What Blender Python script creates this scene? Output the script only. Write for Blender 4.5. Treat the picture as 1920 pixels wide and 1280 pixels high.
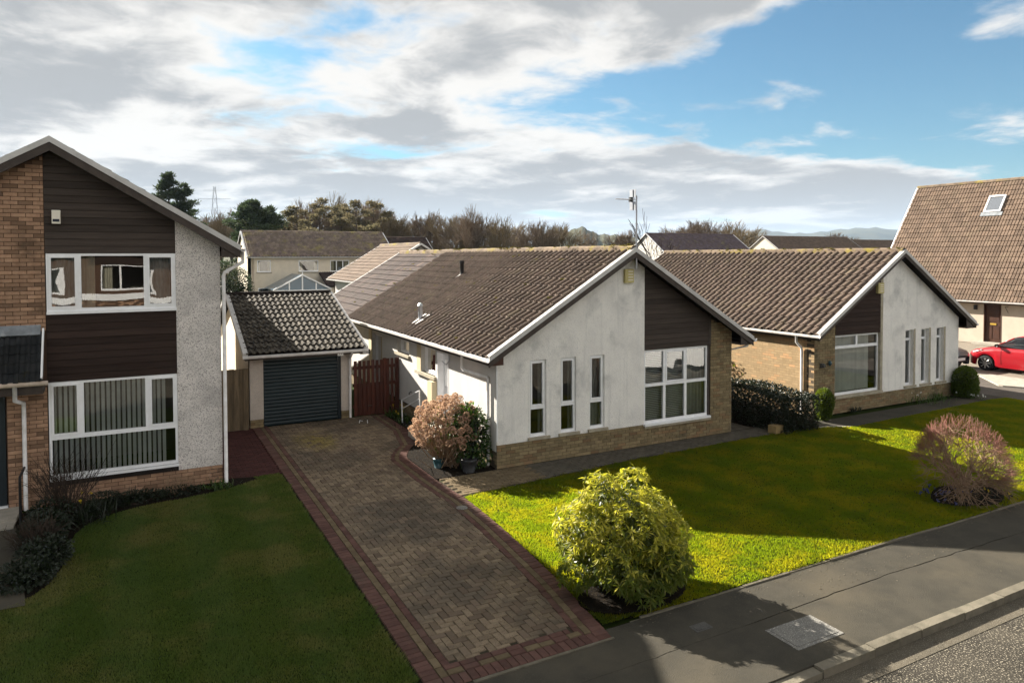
import bpy, math, random
import numpy as np
from mathutils import Vector, Matrix

for o in list(bpy.data.objects):
    bpy.data.objects.remove(o)
SC = bpy.context.scene
COL = SC.collection
R = math.radians
rng = np.random.default_rng(7)
random.seed(7)

# ------------------------------------------------------------------ camera
CAM = np.array([-6.9117, -13.7798, 4.6787])
cam = bpy.data.cameras.new('camera')
cam.sensor_width = 36.0
cam.lens = 1328.9 / 1920 * 36
cam.shift_y = -123.3 / 1920
cam.clip_start = 0.1
cam.clip_end = 20000
camo = bpy.data.objects.new('camera', cam)
COL.objects.link(camo)
_r = Vector((0.8837526, -0.46794846, -0.00236344))
_u = Vector((0.01533608, 0.02391462, 0.99959637))
_f = Vector((0.46770306, 0.88343213, -0.0283111))
camo.matrix_world = Matrix(((_r.x, _u.x, -_f.x, CAM[0]), (_r.y, _u.y, -_f.y, CAM[1]),
                            (_r.z, _u.z, -_f.z, CAM[2]), (0, 0, 0, 1)))
SC.camera = camo

# ------------------------------------------------------------------ light
SUN = Vector((-0.72, 1.76, 1.0)).normalized()        # towards the sun
SUN_EL = math.asin(SUN.z)
SUN_AZ = math.atan2(SUN.x, SUN.y)
SKY_STRENGTH = 0.052
sun = bpy.data.lights.new('sun', 'SUN')
sun.energy = 5.0
sun.angle = R(0.55)
sun.color = (1.0, 0.92, 0.80)
suno = bpy.data.objects.new('sun', sun)
suno.rotation_euler = SUN.to_track_quat('Z', 'Y').to_euler()
suno.location = (0, 0, 60)
COL.objects.link(suno)
SC.view_settings.view_transform = 'Standard'
SC.view_settings.look = 'None'
SC.view_settings.gamma = 1.0
SC.view_settings.use_curve_mapping = False
SC.view_settings.exposure = 2.0
SC.render.engine = 'CYCLES'
SC.cycles.max_bounces = 8
SC.cycles.transparent_max_bounces = 12
SC.cycles.caustics_reflective = False
SC.cycles.caustics_refractive = False


class NT:
    """tiny node-tree helper"""
    def __init__(s, tree):
        s.t = tree
        s.n = tree.nodes
        s.l = tree.links

    def add(s, typ, **kw):
        nd = s.n.new(typ)
        for k, v in kw.items():
            setattr(nd, k, v)
        return nd

    def set(s, sock, v):
        if hasattr(v, 'is_output'):
            s.l.new(v, sock)
        elif v is not None:
            if isinstance(v, (tuple, list)) and len(v) == 3 and sock.type == 'RGBA':
                v = (*v, 1)
            sock.default_value = v

    def math(s, op, a, b=None, c=None, clamp=False):
        nd = s.add('ShaderNodeMath', operation=op)
        nd.use_clamp = clamp
        s.set(nd.inputs[0], a)
        if b is not None:
            s.set(nd.inputs[1], b)
        if c is not None:
            s.set(nd.inputs[2], c)
        return nd.outputs[0]

    def vmath(s, op, a, b=None, scale=None):
        nd = s.add('ShaderNodeVectorMath', operation=op)
        s.set(nd.inputs[0], a)
        if b is not None:
            s.set(nd.inputs[1], b)
        if scale is not None:
            s.set(nd.inputs['Scale'], scale)
        return nd.outputs['Value'] if op in ('LENGTH', 'DOT_PRODUCT', 'DISTANCE') else nd.outputs[0]

    def noise(s, vec, scale, detail=4, rough=0.55, dist=0.0):
        nd = s.add('ShaderNodeTexNoise')
        s.set(nd.inputs['Vector'], vec)
        nd.inputs['Scale'].default_value = scale
        nd.inputs['Detail'].default_value = detail
        nd.inputs['Roughness'].default_value = rough
        nd.inputs['Distortion'].default_value = dist
        return nd.outputs[0]

    def mix(s, fac, a, b, blend='MIX'):
        nd = s.add('ShaderNodeMix', data_type='RGBA', blend_type=blend)
        s.set(nd.inputs[0], fac)
        s.set(nd.inputs[6], a)
        s.set(nd.inputs[7], b)
        return nd.outputs[2]

    def ramp(s, v, lo, hi, a=0.0, b=1.0):
        nd = s.add('ShaderNodeMapRange', interpolation_type='SMOOTHSTEP')
        s.set(nd.inputs[0], v)
        for i, q in enumerate((lo, hi, a, b)):
            nd.inputs[i + 1].default_value = q
        return nd.outputs[0]

    def sep(s, v):
        nd = s.add('ShaderNodeSeparateXYZ')
        s.set(nd.inputs[0], v)
        return nd.outputs

    def comb(s, x, y, z):
        nd = s.add('ShaderNodeCombineXYZ')
        for i, q in enumerate((x, y, z)):
            s.set(nd.inputs[i], q)
        return nd.outputs[0]


def build_world():
    w = bpy.data.worlds.new('World')
    SC.world = w
    w.use_nodes = True
    t = NT(w.node_tree)
    t.n.clear()
    out = t.add('ShaderNodeOutputWorld')
    sky = t.add('ShaderNodeTexSky', sky_type='NISHITA')
    sky.sun_disc = False
    sky.sun_elevation = SUN_EL
    sky.sun_rotation = SUN_AZ
    sky.altitude = 80
    sky.air_density = 1.0
    sky.dust_density = 0.8
    sky.ozone_density = 1.6
    bg = t.add('ShaderNodeBackground')
    t.set(bg.inputs[0], t.mix(1.0, sky.outputs[0], (0.33, 0.54, 0.60), 'MULTIPLY'))
    bg.inputs[1].default_value = SKY_STRENGTH
    tc = t.add('ShaderNodeTexCoord')
    d = t.vmath('NORMALIZE', tc.outputs['Generated'])
    x, y, z = t.sep(d)
    zz = t.math('ADD', t.math('MAXIMUM', z, 0.0), 0.13)
    P = t.comb(t.math('DIVIDE', x, zz), t.math('DIVIDE', y, zz), 0.0)
    Pw = t.vmath('ADD', P, t.vmath('SCALE', t.comb(t.noise(P, 0.9, 3), t.noise(t.vmath('ADD', P, (7, 3, 0)), 0.9, 3), 0), scale=0.5))
    n1 = t.noise(t.vmath('ADD', Pw, (3.7, 1.2, 0)), 0.95, 10, 0.58)
    n2 = t.noise(t.vmath('ADD', P, (11.3, 5.1, 0)), 0.32, 4, 0.5)
    n3 = t.noise(t.vmath('ADD', Pw, (21.0, 8.0, 2.0)), 1.05, 9, 0.6)
    cov = t.math('ADD', t.math('MULTIPLY', n1, 0.75), t.math('MULTIPLY', n2, 0.4))
    # the clear stretch of sky on the right, opening away from the sun
    dd = t.vmath('MULTIPLY', t.vmath('SUBTRACT', d, (0.875, 0.40, 0.235)), (1.0, 1.0, 2.9))
    gap = t.ramp(t.vmath('LENGTH', dd), 0.14, 0.52, 1.0, 0.0)
    back = t.ramp(y, 0.25, -0.35, 0.0, -0.05)  # more cloud added behind the view, as neutral fill for shaded fronts
    cov = t.math('SUBTRACT', t.math('ADD', cov, 0.110), t.math('ADD', t.math('MULTIPLY', gap, 0.165), back))
    mask = t.ramp(cov, 0.548, 0.635)
    # pale rims, thick parts grey; unseen clouds behind brightened as fill for shaded walls
    sunward = t.ramp(t.vmath('DOT_PRODUCT', d, tuple(SUN)), -0.55, 0.05)
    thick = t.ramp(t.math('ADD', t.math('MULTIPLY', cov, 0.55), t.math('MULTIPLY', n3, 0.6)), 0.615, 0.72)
    white = t.mix(sunward, (0.56, 0.545, 0.52), (0.238, 0.231, 0.219))
    grey = t.mix(sunward, (0.21, 0.206, 0.20), (0.112, 0.114, 0.115))
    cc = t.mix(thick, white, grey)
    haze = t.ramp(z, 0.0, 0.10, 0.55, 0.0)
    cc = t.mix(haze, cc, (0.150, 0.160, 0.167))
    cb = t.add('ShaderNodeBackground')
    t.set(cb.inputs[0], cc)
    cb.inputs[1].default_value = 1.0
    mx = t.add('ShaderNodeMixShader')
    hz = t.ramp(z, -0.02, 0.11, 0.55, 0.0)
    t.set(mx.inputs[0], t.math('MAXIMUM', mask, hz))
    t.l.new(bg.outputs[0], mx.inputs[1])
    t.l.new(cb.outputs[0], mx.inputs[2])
    t.l.new(mx.outputs[0], out.inputs[0])


build_world()

# ------------------------------------------------------------------ materials
MATS = {}


def M(name, c1, c2=None, scale=3.0, lo=0.35, hi=0.65, c3=None, s3=0.6, lo3=0.5, hi3=0.75, rough=0.85, spec=0.3,
      bump=0.0, bscale=60, rnd=0.0, trans=0.0, tcol=None, metal=0.0, speck=None, sscale=120, slo=0.58, shi=0.66,
      stretch=None, emit=None, coat=0.0, hue=None, streak=None, tcol2=None, tint_patch=None):
    """procedural material: two colours mixed by noise, a third in large patches, speckles, per-piece variation, bump"""
    m = bpy.data.materials.new(name)
    m.use_nodes = True
    t = NT(m.node_tree)
    bs = t.n['Principled BSDF']
    out = t.n['Material Output']
    geo = t.add('ShaderNodeNewGeometry')
    pos = geo.outputs['Position']
    if stretch:
        pos = t.vmath('MULTIPLY', pos, stretch)
    col = c1
    if c2 is not None:
        col = t.mix(t.ramp(t.noise(pos, scale, 5, 0.6), lo, hi), c1, c2)
    if c3 is not None:
        col = t.mix(t.ramp(t.noise(t.vmath('ADD', pos, (5.5, 2.5, 9.5)), s3, 5, 0.6), lo3, hi3), col, c3)
    if streak is not None:      # rain run-off marks
        sp = t.vmath('MULTIPLY', t.vmath('ADD', pos, (2.5, 4.5, 0)), (9.0, 9.0, 0.55))
        col = t.mix(t.math('MULTIPLY', t.ramp(t.noise(sp, 1.0, 5, 0.6), 0.52, 0.72), 0.55), col, streak)
    if tint_patch is not None:       # a yellow-green patch: centre, radius, colour
        ds = t.math('ADD', t.vmath('LENGTH', t.vmath('MULTIPLY', t.vmath('SUBTRACT', pos, tint_patch[0]), (1.5, 0.8, 0))), t.math('MULTIPLY', t.noise(pos, 2.5, 5, 0.65), 1.6))
        col = t.mix(t.math('MULTIPLY', t.ramp(ds, tint_patch[1] * .55, tint_patch[1] * 1.1, 1.0, 0.0), 0.7), col, tint_patch[2])
    if speck is not None:
        col = t.mix(t.ramp(t.noise(t.vmath('ADD', pos, (1.5, 8.5, 3.5)), sscale, 2, 0.5), slo, shi), col, speck)
    if rnd or hue:
        oi = t.add('ShaderNodeObjectInfo')
        at = t.add('ShaderNodeAttribute', attribute_name='rnd')
        rr = t.math('FRACT', t.math('MULTIPLY_ADD', at.outputs['Fac'], 7.13, oi.outputs['Random']))
        if hue:
            col = t.mix(t.ramp(rr, hue[0], hue[1]), col, hue[2])
            rr = t.math('FRACT', t.math('MULTIPLY', rr, 13.7))
        if rnd:
            f = t.math('MULTIPLY_ADD', rr, 2 * rnd, 1 - rnd)
            col = t.mix(1.0, col, t.comb(f, f, f), 'MULTIPLY')
    t.set(bs.inputs['Base Color'], col)
    bs.inputs['Roughness'].default_value = rough
    bs.inputs['Specular IOR Level'].default_value = spec
    bs.inputs['Metallic'].default_value = metal
    if coat:
        bs.inputs['Coat Weight'].default_value = coat
        bs.inputs['Coat Roughness'].default_value = 0.05
    if emit:
        bs.inputs['Emission Color'].default_value = (*emit, 1)
        bs.inputs['Emission Strength'].default_value = 1.0
    if bump:
        b = t.add('ShaderNodeBump')
        b.inputs['Strength'].default_value = bump
        b.inputs['Distance'].default_value = 0.02
        t.set(b.inputs['Height'], t.noise(pos, bscale, 4, 0.65))
        t.l.new(b.outputs[0], bs.inputs['Normal'])
    if trans:
        tr = t.add('ShaderNodeBsdfTranslucent')
        if tcol is not None:
            tc_ = tcol if tcol2 is None else t.mix(t.ramp(t.math('ADD', t.math('MULTIPLY', t.noise(pos, 1.3, 5, 0.6), .7), t.math('MULTIPLY', t.noise(pos, 14, 3, 0.6), .3)), 0.42, 0.60), tcol, tcol2)
            t.set(tr.inputs[0], t.mix(0.65, col, tc_))
        else:
            t.set(tr.inputs[0], col)
        mx = t.add('ShaderNodeMixShader')
        mx.inputs[0].default_value = trans
        t.l.new(bs.outputs[0], mx.inputs[1])
        t.l.new(tr.outputs[0], mx.inputs[2])
        t.l.new(mx.outputs[0], out.inputs[0])
    MATS[name] = m
    return m


def glass_mat(name, tint=(0.9, 0.95, 0.95), refl=1.0):
    m = bpy.data.materials.new(name)
    m.use_nodes = True
    t = NT(m.node_tree)
    t.n.remove(t.n['Principled BSDF'])
    out = t.n['Material Output']
    fr = t.add('ShaderNodeFresnel')
    fr.inputs[0].default_value = 1.5
    k = t.math('MULTIPLY_ADD', fr.outputs[0], 1.6 * refl, 0.05 * refl, clamp=True)
    tr = t.add('ShaderNodeBsdfTransparent')
    tr.inputs[0].default_value = (*tint, 1)
    gl = t.add('ShaderNodeBsdfGlossy')
    gl.inputs['Roughness'].default_value = 0.0
    gl.inputs[0].default_value = (1, 1, 1, 1)
    mx = t.add('ShaderNodeMixShader')
    t.set(mx.inputs[0], k)
    t.l.new(tr.outputs[0], mx.inputs[1])
    t.l.new(gl.outputs[0], mx.inputs[2])
    t.l.new(mx.outputs[0], out.inputs[0])
    MATS[name] = m
    return m


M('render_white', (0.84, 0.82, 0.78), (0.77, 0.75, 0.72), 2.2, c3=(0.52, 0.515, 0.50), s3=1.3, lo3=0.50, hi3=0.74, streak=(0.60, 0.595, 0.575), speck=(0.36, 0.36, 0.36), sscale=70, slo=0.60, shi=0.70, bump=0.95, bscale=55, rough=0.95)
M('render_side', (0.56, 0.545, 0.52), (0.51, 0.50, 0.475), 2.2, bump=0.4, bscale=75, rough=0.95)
M('render_grey', (0.72, 0.675, 0.64), (0.62, 0.585, 0.555), 3.0, c3=(0.42, 0.395, 0.38), s3=1.3, lo3=0.50, hi3=0.75, speck=(0.30, 0.28, 0.27), sscale=60, slo=0.50, shi=0.64, bump=0.9, bscale=48, rough=0.95)
M('render_cream', (0.66, 0.58, 0.46), (0.60, 0.53, 0.42), 2.0, bump=0.3, bscale=60, rough=0.95)
M('render_peach', (0.45, 0.39, 0.32), (0.41, 0.355, 0.29), 2.0, bump=0.3, bscale=60, rough=0.95)
M('render_pier', (0.55, 0.49, 0.43), (0.47, 0.42, 0.37), 2.0, speck=(0.38, 0.34, 0.31), sscale=60, bump=0.4, bscale=70, rough=0.95)
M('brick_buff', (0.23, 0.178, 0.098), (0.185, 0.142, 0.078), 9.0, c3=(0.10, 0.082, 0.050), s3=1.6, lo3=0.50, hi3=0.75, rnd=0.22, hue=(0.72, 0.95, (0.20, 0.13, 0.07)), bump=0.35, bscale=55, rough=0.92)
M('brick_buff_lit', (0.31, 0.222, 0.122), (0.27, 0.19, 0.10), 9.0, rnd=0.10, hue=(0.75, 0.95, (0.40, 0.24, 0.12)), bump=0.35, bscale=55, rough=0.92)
M('brick_orange', (0.36, 0.225, 0.145), (0.30, 0.18, 0.115), 9.0, c3=(0.12, 0.078, 0.05), s3=1.4, lo3=0.52, hi3=0.8, rnd=0.18, hue=(0.70, 0.95, (0.18, 0.11, 0.07)), bump=0.35, bscale=55, rough=0.92)
M('mortar_dark', (0.085, 0.066, 0.042), (0.065, 0.05, 0.034), 6.0, rough=0.95)
M('mortar_brown', (0.088, 0.050, 0.032), (0.07, 0.04, 0.026), 6.0, rough=0.95)
M('mortar_buff', (0.24, 0.17, 0.095), (0.20, 0.14, 0.08), 6.0, rough=0.95)
M('clad_brown', (0.056, 0.044, 0.037), (0.043, 0.034, 0.029), 4.0, rnd=0.22, rough=0.8, spec=0.12, bump=0.15, bscale=40, stretch=(0.4, 0.4, 6))
M('clad_plum', (0.040, 0.026, 0.021), (0.029, 0.019, 0.016), 4.0, rnd=0.22, rough=0.8, spec=0.12, bump=0.15, bscale=40, stretch=(0.4, 0.4, 6))
M('timber_dark', (0.055, 0.042, 0.034), (0.040, 0.030, 0.025), 6.0, rough=0.6, bump=0.1)
M('soffit', (0.34, 0.25, 0.18), (0.28, 0.21, 0.15), 4.0, rough=0.7)
M('upvc', (0.80, 0.81, 0.83), (0.74, 0.75, 0.76), 5.0, rough=0.32, spec=0.45)
M('verge', (0.50, 0.49, 0.475), (0.42, 0.41, 0.40), 3.0, c3=(0.34, 0.35, 0.33), s3=4, lo3=0.55, hi3=0.8, rough=0.5)
M('gutter_cream', (0.55, 0.46, 0.38), (0.46, 0.37, 0.29), 6.0, rough=0.5)
M('gutter_white', (0.72, 0.71, 0.71), (0.60, 0.58, 0.56), 6.0, rough=0.4)
M('tile_brown', (0.110, 0.078, 0.060), (0.082, 0.059, 0.047), 7.0, c3=(0.122, 0.094, 0.064), s3=2.2, lo3=0.50, hi3=0.72, rnd=0.2, speck=(0.16, 0.14, 0.11), sscale=30, slo=0.60, shi=0.70, bump=0.4, bscale=45, rough=0.95)
M('tile_far', (0.21, 0.165, 0.125), (0.15, 0.115, 0.105), 2.0, c3=(0.26, 0.22, 0.09), s3=0.8, lo3=0.5, hi3=0.7, rnd=0.25, rough=0.95)
M('tile_tan', (0.142, 0.100, 0.073), (0.120, 0.085, 0.062), 7.0, c3=(0.148, 0.110, 0.077), s3=1.5, lo3=0.50, hi3=0.75, rnd=0.2, hue=(0.94, 0.98, (0.155, 0.108, 0.078)), bump=0.4, bscale=45, rough=0.95)
M('tile_mossy', (0.105, 0.092, 0.072), (0.030, 0.026, 0.022), 11.0, lo=0.46, hi=0.62, c3=(0.018, 0.016, 0.015), s3=9.0, lo3=0.50, hi3=0.62, rnd=0.25, bump=0.7, bscale=40, rough=0.95)
M('tile_plum', (0.054, 0.036, 0.031), (0.043, 0.031, 0.029), 5.0, c3=(0.060, 0.048, 0.030), s3=3, lo3=0.55, hi3=0.75, rnd=0.25, hue=(0.8, 0.97, (0.085, 0.057, 0.048)), bump=0.3, bscale=45, rough=0.95)
M('tile_slate', (0.028, 0.029, 0.030), (0.018, 0.020, 0.022), 6.0, c3=(0.06, 0.055, 0.02), s3=2.5, lo3=0.58, hi3=0.75, rnd=0.3, bump=0.3, bscale=45, rough=0.75, spec=0.06)
M('tile_purple', (0.105, 0.080, 0.098), (0.085, 0.060, 0.055), 3.0, rnd=0.2, c3=(0.15, 0.13, 0.06), s3=1.2, lo3=0.55, hi3=0.75, rough=0.9)
M('ridge_moss', (0.19, 0.142, 0.10), (0.13, 0.098, 0.072), 6.0, c3=(0.24, 0.19, 0.035), s3=1.6, lo3=0.50, hi3=0.66, rnd=0.2, bump=0.8, bscale=30, rough=0.95)
M('deck_dark', (0.022, 0.018, 0.016), rough=0.95, spec=0.06)
M('lead', (0.20, 0.22, 0.24), (0.14, 0.155, 0.17), 6.0, c3=(0.28, 0.30, 0.31), s3=8, rough=0.55)
M('concrete', (0.36, 0.33, 0.28), (0.29, 0.27, 0.23), 5.0, c3=(0.19, 0.18, 0.15), s3=2.5, lo3=0.55, hi3=0.8, speck=(0.22, 0.20, 0.17), sscale=110, bump=0.3, rough=0.95)
M('sill_stone', (0.38, 0.34, 0.26), (0.28, 0.25, 0.19), 6.0, bump=0.2, rough=0.9)
M('kerb_stone', (0.170, 0.152, 0.118), (0.125, 0.113, 0.088), 4.0, c3=(0.075, 0.072, 0.05), s3=3.0, lo3=0.52, hi3=0.75, speck=(0.15, 0.14, 0.11), sscale=90, rnd=0.12, bump=0.5, bscale=50, rough=0.95, spec=0.06)
M('pavement', (0.062, 0.057, 0.046), (0.049, 0.046, 0.038), 2.2, c3=(0.082, 0.072, 0.054), s3=0.7, lo3=0.45, hi3=0.75, speck=(0.085, 0.078, 0.064), sscale=95, slo=0.60, shi=0.70, bump=0.5, bscale=90, rough=0.93, spec=0.06)
M('road', (0.062, 0.056, 0.046), (0.046, 0.042, 0.035), 2.0, c3=(0.090, 0.080, 0.063), s3=0.8, lo3=0.45, hi3=0.7, speck=(0.30, 0.27, 0.21), sscale=48, slo=0.57, shi=0.64, bump=0.9, bscale=55, rough=0.95, spec=0.06)
M('channel', (0.105, 0.092, 0.070), (0.082, 0.073, 0.057), 3.0, speck=(0.22, 0.20, 0.16), sscale=90, bump=0.4, bscale=80, rough=0.95, spec=0.06)
M('paver_buff', (0.195, 0.152, 0.105), (0.165, 0.126, 0.088), 10.0, c3=(0.098, 0.080, 0.061), tint_patch=((-2.95, 4.3, 0.0), 1.7, (0.21, 0.165, 0.042)), s3=0.9, lo3=0.45, hi3=0.65, rnd=0.2, hue=(0.6, 0.95, (0.125, 0.095, 0.070)), speck=(0.09, 0.075, 0.055), sscale=80, bump=0.4, bscale=60, rough=0.93, spec=0.06)
M('paver_red', (0.108, 0.060, 0.050), (0.088, 0.050, 0.043), 9.0, c3=(0.078, 0.057, 0.046), s3=1.0, lo3=0.5, hi3=0.75, rnd=0.2, bump=0.4, bscale=60, rough=0.93, spec=0.06)
M('paver_yellow', (0.135, 0.105, 0.065), (0.112, 0.086, 0.055), 9.0, rnd=0.18, bump=0.4, bscale=60, rough=0.93, spec=0.06)
M('joint_sand', (0.052, 0.043, 0.032), (0.036, 0.032, 0.022), 6.0, c3=(0.05, 0.055, 0.018), s3=1.0, lo3=0.55, hi3=0.75, rough=0.97, spec=0.06)
M('slab_grey', (0.090, 0.080, 0.062), (0.070, 0.062, 0.05), 6.0, c3=(0.075, 0.07, 0.055), s3=1.2, lo3=0.5, hi3=0.75, rnd=0.16, bump=0.4, bscale=60, rough=0.95, spec=0.06)
M('slab_red', (0.068, 0.030, 0.027), (0.052, 0.025, 0.024), 6.0, rnd=0.16, bump=0.4, bscale=60, rough=0.95, spec=0.06)
M('soil', (0.010, 0.0075, 0.0055), (0.006, 0.005, 0.004), 12.0, speck=(0.04, 0.03, 0.018), sscale=50, bump=1.0, bscale=25, rough=1.0, spec=0.06)
M('lawn_soil', (0.024, 0.036, 0.007), (0.019, 0.030, 0.006), 2.0, rough=1.0, spec=0.06)
M('field', (0.060, 0.058, 0.020), (0.048, 0.043, 0.020), 0.03, c3=(0.07, 0.048, 0.028), s3=0.012, rough=1.0, spec=0.06)
M('hill', (0.030, 0.040, 0.022), (0.055, 0.056, 0.026), 0.006, c3=(0.02, 0.028, 0.018), s3=0.01, rough=1.0)
M('door_teal', (0.012, 0.024, 0.030), (0.009, 0.020, 0.025), 4.0, rnd=0.12, rough=0.42, spec=0.45)
M('door_navy', (0.012, 0.020, 0.026), rough=0.4)
M('door_brown', (0.055, 0.022, 0.012), (0.040, 0.016, 0.010), 5.0, rough=0.45)
M('fence_brown', (0.085, 0.024, 0.014), (0.055, 0.017, 0.011), 4.0, rnd=0.22, rough=0.7, stretch=(5, 5, 0.6), bump=0.2, bscale=12)
M('fence_grey', (0.155, 0.115, 0.070), (0.10, 0.076, 0.048), 4.0, rnd=0.2, rough=0.85, stretch=(6, 6, 0.5), bump=0.3, bscale=12)
M('blind_white', (0.74, 0.74, 0.70), (0.66, 0.66, 0.63), 4.0, rnd=0.1, rough=0.8, trans=0.3)
M('curtain', (0.50, 0.44, 0.34), (0.42, 0.37, 0.29), 4.0, rough=0.9, trans=0.25)
M('curtain_grey', (0.33, 0.33, 0.31), (0.27, 0.27, 0.26), 4.0, rough=0.9, trans=0.25)
M('room', (0.13, 0.11, 0.09), rough=0.9)
M('metal_grey', (0.42, 0.44, 0.47), (0.36, 0.37, 0.40), 10.0, rough=0.35, metal=0.7)
M('iron', (0.075, 0.072, 0.066), (0.055, 0.054, 0.05), 14.0, speck=(0.10, 0.097, 0.09), sscale=70, bump=0.5, bscale=60, rough=0.7)
M('cover_grey', (0.16, 0.155, 0.14), (0.13, 0.126, 0.115), 8.0, speck=(0.34, 0.33, 0.30), sscale=60, bump=0.3, rough=0.85)
M('black', (0.012, 0.012, 0.013), rough=0.5)
M('alarm_yellow', (0.50, 0.43, 0.19), (0.43, 0.37, 0.16), 8.0, rough=0.5)
M('alarm_white', (0.72, 0.68, 0.58), rough=0.45)
M('alarm_navy', (0.01, 0.016, 0.03), rough=0.3)
M('card', (0.30, 0.215, 0.10), (0.25, 0.175, 0.08), 8.0, rough=0.9)
M('beige', (0.52, 0.44, 0.29), rough=0.7)
M('terracotta', (0.25, 0.09, 0.045), (0.2, 0.07, 0.04), 8.0, rough=0.85)
M('pot_teal', (0.015, 0.05, 0.06), rough=0.35)
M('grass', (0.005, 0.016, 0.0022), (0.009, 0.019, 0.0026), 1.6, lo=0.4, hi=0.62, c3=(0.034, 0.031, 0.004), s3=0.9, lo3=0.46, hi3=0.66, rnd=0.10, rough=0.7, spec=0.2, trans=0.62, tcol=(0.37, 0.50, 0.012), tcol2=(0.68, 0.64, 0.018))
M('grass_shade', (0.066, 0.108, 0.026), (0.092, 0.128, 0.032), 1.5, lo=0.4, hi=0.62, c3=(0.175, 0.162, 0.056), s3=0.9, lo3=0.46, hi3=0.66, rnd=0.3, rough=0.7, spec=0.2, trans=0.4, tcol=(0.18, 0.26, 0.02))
M('bark', (0.095, 0.075, 0.058), (0.06, 0.048, 0.04), 8.0, rough=0.95, bump=0.4)
M('twig', (0.26, 0.205, 0.155), (0.19, 0.155, 0.12), 0.2, rnd=0.2, rough=0.95, trans=0.3)
M('twig_olive', (0.25, 0.205, 0.13), (0.20, 0.16, 0.105), 0.12, rnd=0.2, rough=0.95, trans=0.3)
M('twig_pink', (0.30, 0.135, 0.105), (0.22, 0.12, 0.085), 3.0, rnd=0.25, rough=0.9, trans=0.25)
M('stem_tan', (0.28, 0.19, 0.12), (0.20, 0.135, 0.085), 5.0, rnd=0.2, rough=0.9)
M('stem_dark', (0.045, 0.030, 0.022), (0.03, 0.022, 0.016), 5.0, rnd=0.2, rough=0.9)
M('pine', (0.042, 0.066, 0.034), (0.06, 0.08, 0.04), 0.6, rnd=0.35, rough=0.85, trans=0.35)
M('pine_olive', (0.13, 0.12, 0.066), (0.16, 0.135, 0.08), 0.5, rnd=0.3, rough=0.85, trans=0.4)
M('leaf_yellow', (0.085, 0.125, 0.012), (0.13, 0.15, 0.018), 6.0, rnd=0.3, hue=(0.45, 0.8, (0.50, 0.455, 0.075)), rough=0.45, spec=0.35, trans=0.48, tcol=(0.78, 0.74, 0.045))
M('leaf_lime', (0.050, 0.085, 0.010), (0.075, 0.105, 0.014), 6.0, rnd=0.3, hue=(0.75, 0.95, (0.20, 0.19, 0.04)), rough=0.5, spec=0.3, trans=0.45, tcol=(0.40, 0.44, 0.04))
M('leaf_mid', (0.038, 0.058, 0.010), (0.055, 0.075, 0.012), 6.0, rnd=0.3, rough=0.4, spec=0.5, trans=0.35, tcol=(0.26, 0.30, 0.02))
M('leaf_green', (0.026, 0.058, 0.012), (0.040, 0.075, 0.014), 6.0, rnd=0.35, rough=0.32, spec=0.5, trans=0.35, tcol=(0.14, 0.28, 0.02))
M('leaf_hedge', (0.008, 0.015, 0.006), (0.012, 0.020, 0.007), 6.0, rnd=0.4, rough=0.45, spec=0.4, trans=0.2)
M('leaf_box', (0.040, 0.070, 0.010), (0.055, 0.085, 0.012), 6.0, rnd=0.3, rough=0.5, trans=0.35, tcol=(0.26, 0.34, 0.02))
M('flower_dry', (0.40, 0.245, 0.165), (0.46, 0.30, 0.215), 9.0, rnd=0.25, hue=(0.6, 0.9, (0.50, 0.36, 0.25)), rough=0.9, trans=0.4, tcol=(0.55, 0.38, 0.24))
M('moss', (0.10, 0.10, 0.018), (0.16, 0.13, 0.03), 6.0, rnd=0.4, rough=1.0, spec=0.05, trans=0.2)
M('petal_yellow', (0.60, 0.45, 0.03), rough=0.6, trans=0.4)
M('petal_white', (0.65, 0.65, 0.60), rough=0.6, trans=0.3)
M('petal_blue', (0.07, 0.08, 0.20), rough=0.6, trans=0.3)
M('paint_red', (0.30, 0.006, 0.013), rough=0.28, spec=0.5, coat=1.0)
M('paint_navy', (0.012, 0.018, 0.045), rough=0.28, spec=0.5, coat=1.0)
M('paint_white', (0.72, 0.73, 0.74), rough=0.28, spec=0.5, coat=1.0)
M('tyre', (0.014, 0.014, 0.015), rough=0.85)
M('rim', (0.45, 0.43, 0.40), rough=0.35, metal=0.5)
M('lamp_glass', (0.62, 0.62, 0.62), rough=0.12, spec=0.6)
M('tail_red', (0.30, 0.01, 0.012), rough=0.2)
M('plate_white', (0.70, 0.70, 0.68), rough=0.5)
M('plate_text', (0.05, 0.04, 0.04), rough=0.6)
M('brass', (0.60, 0.40, 0.08), rough=0.3, metal=0.6)
M('pylon', (0.25, 0.27, 0.29), rough=0.6)
M('gravel', (0.20, 0.17, 0.135), (0.16, 0.138, 0.11), 3.0, speck=(0.38, 0.33, 0.26), sscale=45, bump=0.8, bscale=45, rough=0.97)
M('drive_grey', (0.115, 0.100, 0.088), (0.09, 0.08, 0.07), 2.0, speck=(0.17, 0.15, 0.13), sscale=60, bump=0.6, bscale=60, rough=0.95, spec=0.06)
glass_mat('glass')
M('glass_cons', (0.035, 0.085, 0.135), (0.05, 0.11, 0.17), 0.8, rough=0.15, spec=0.5)
glass_mat('glass_car', (0.10, 0.13, 0.14), 1.0)

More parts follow.
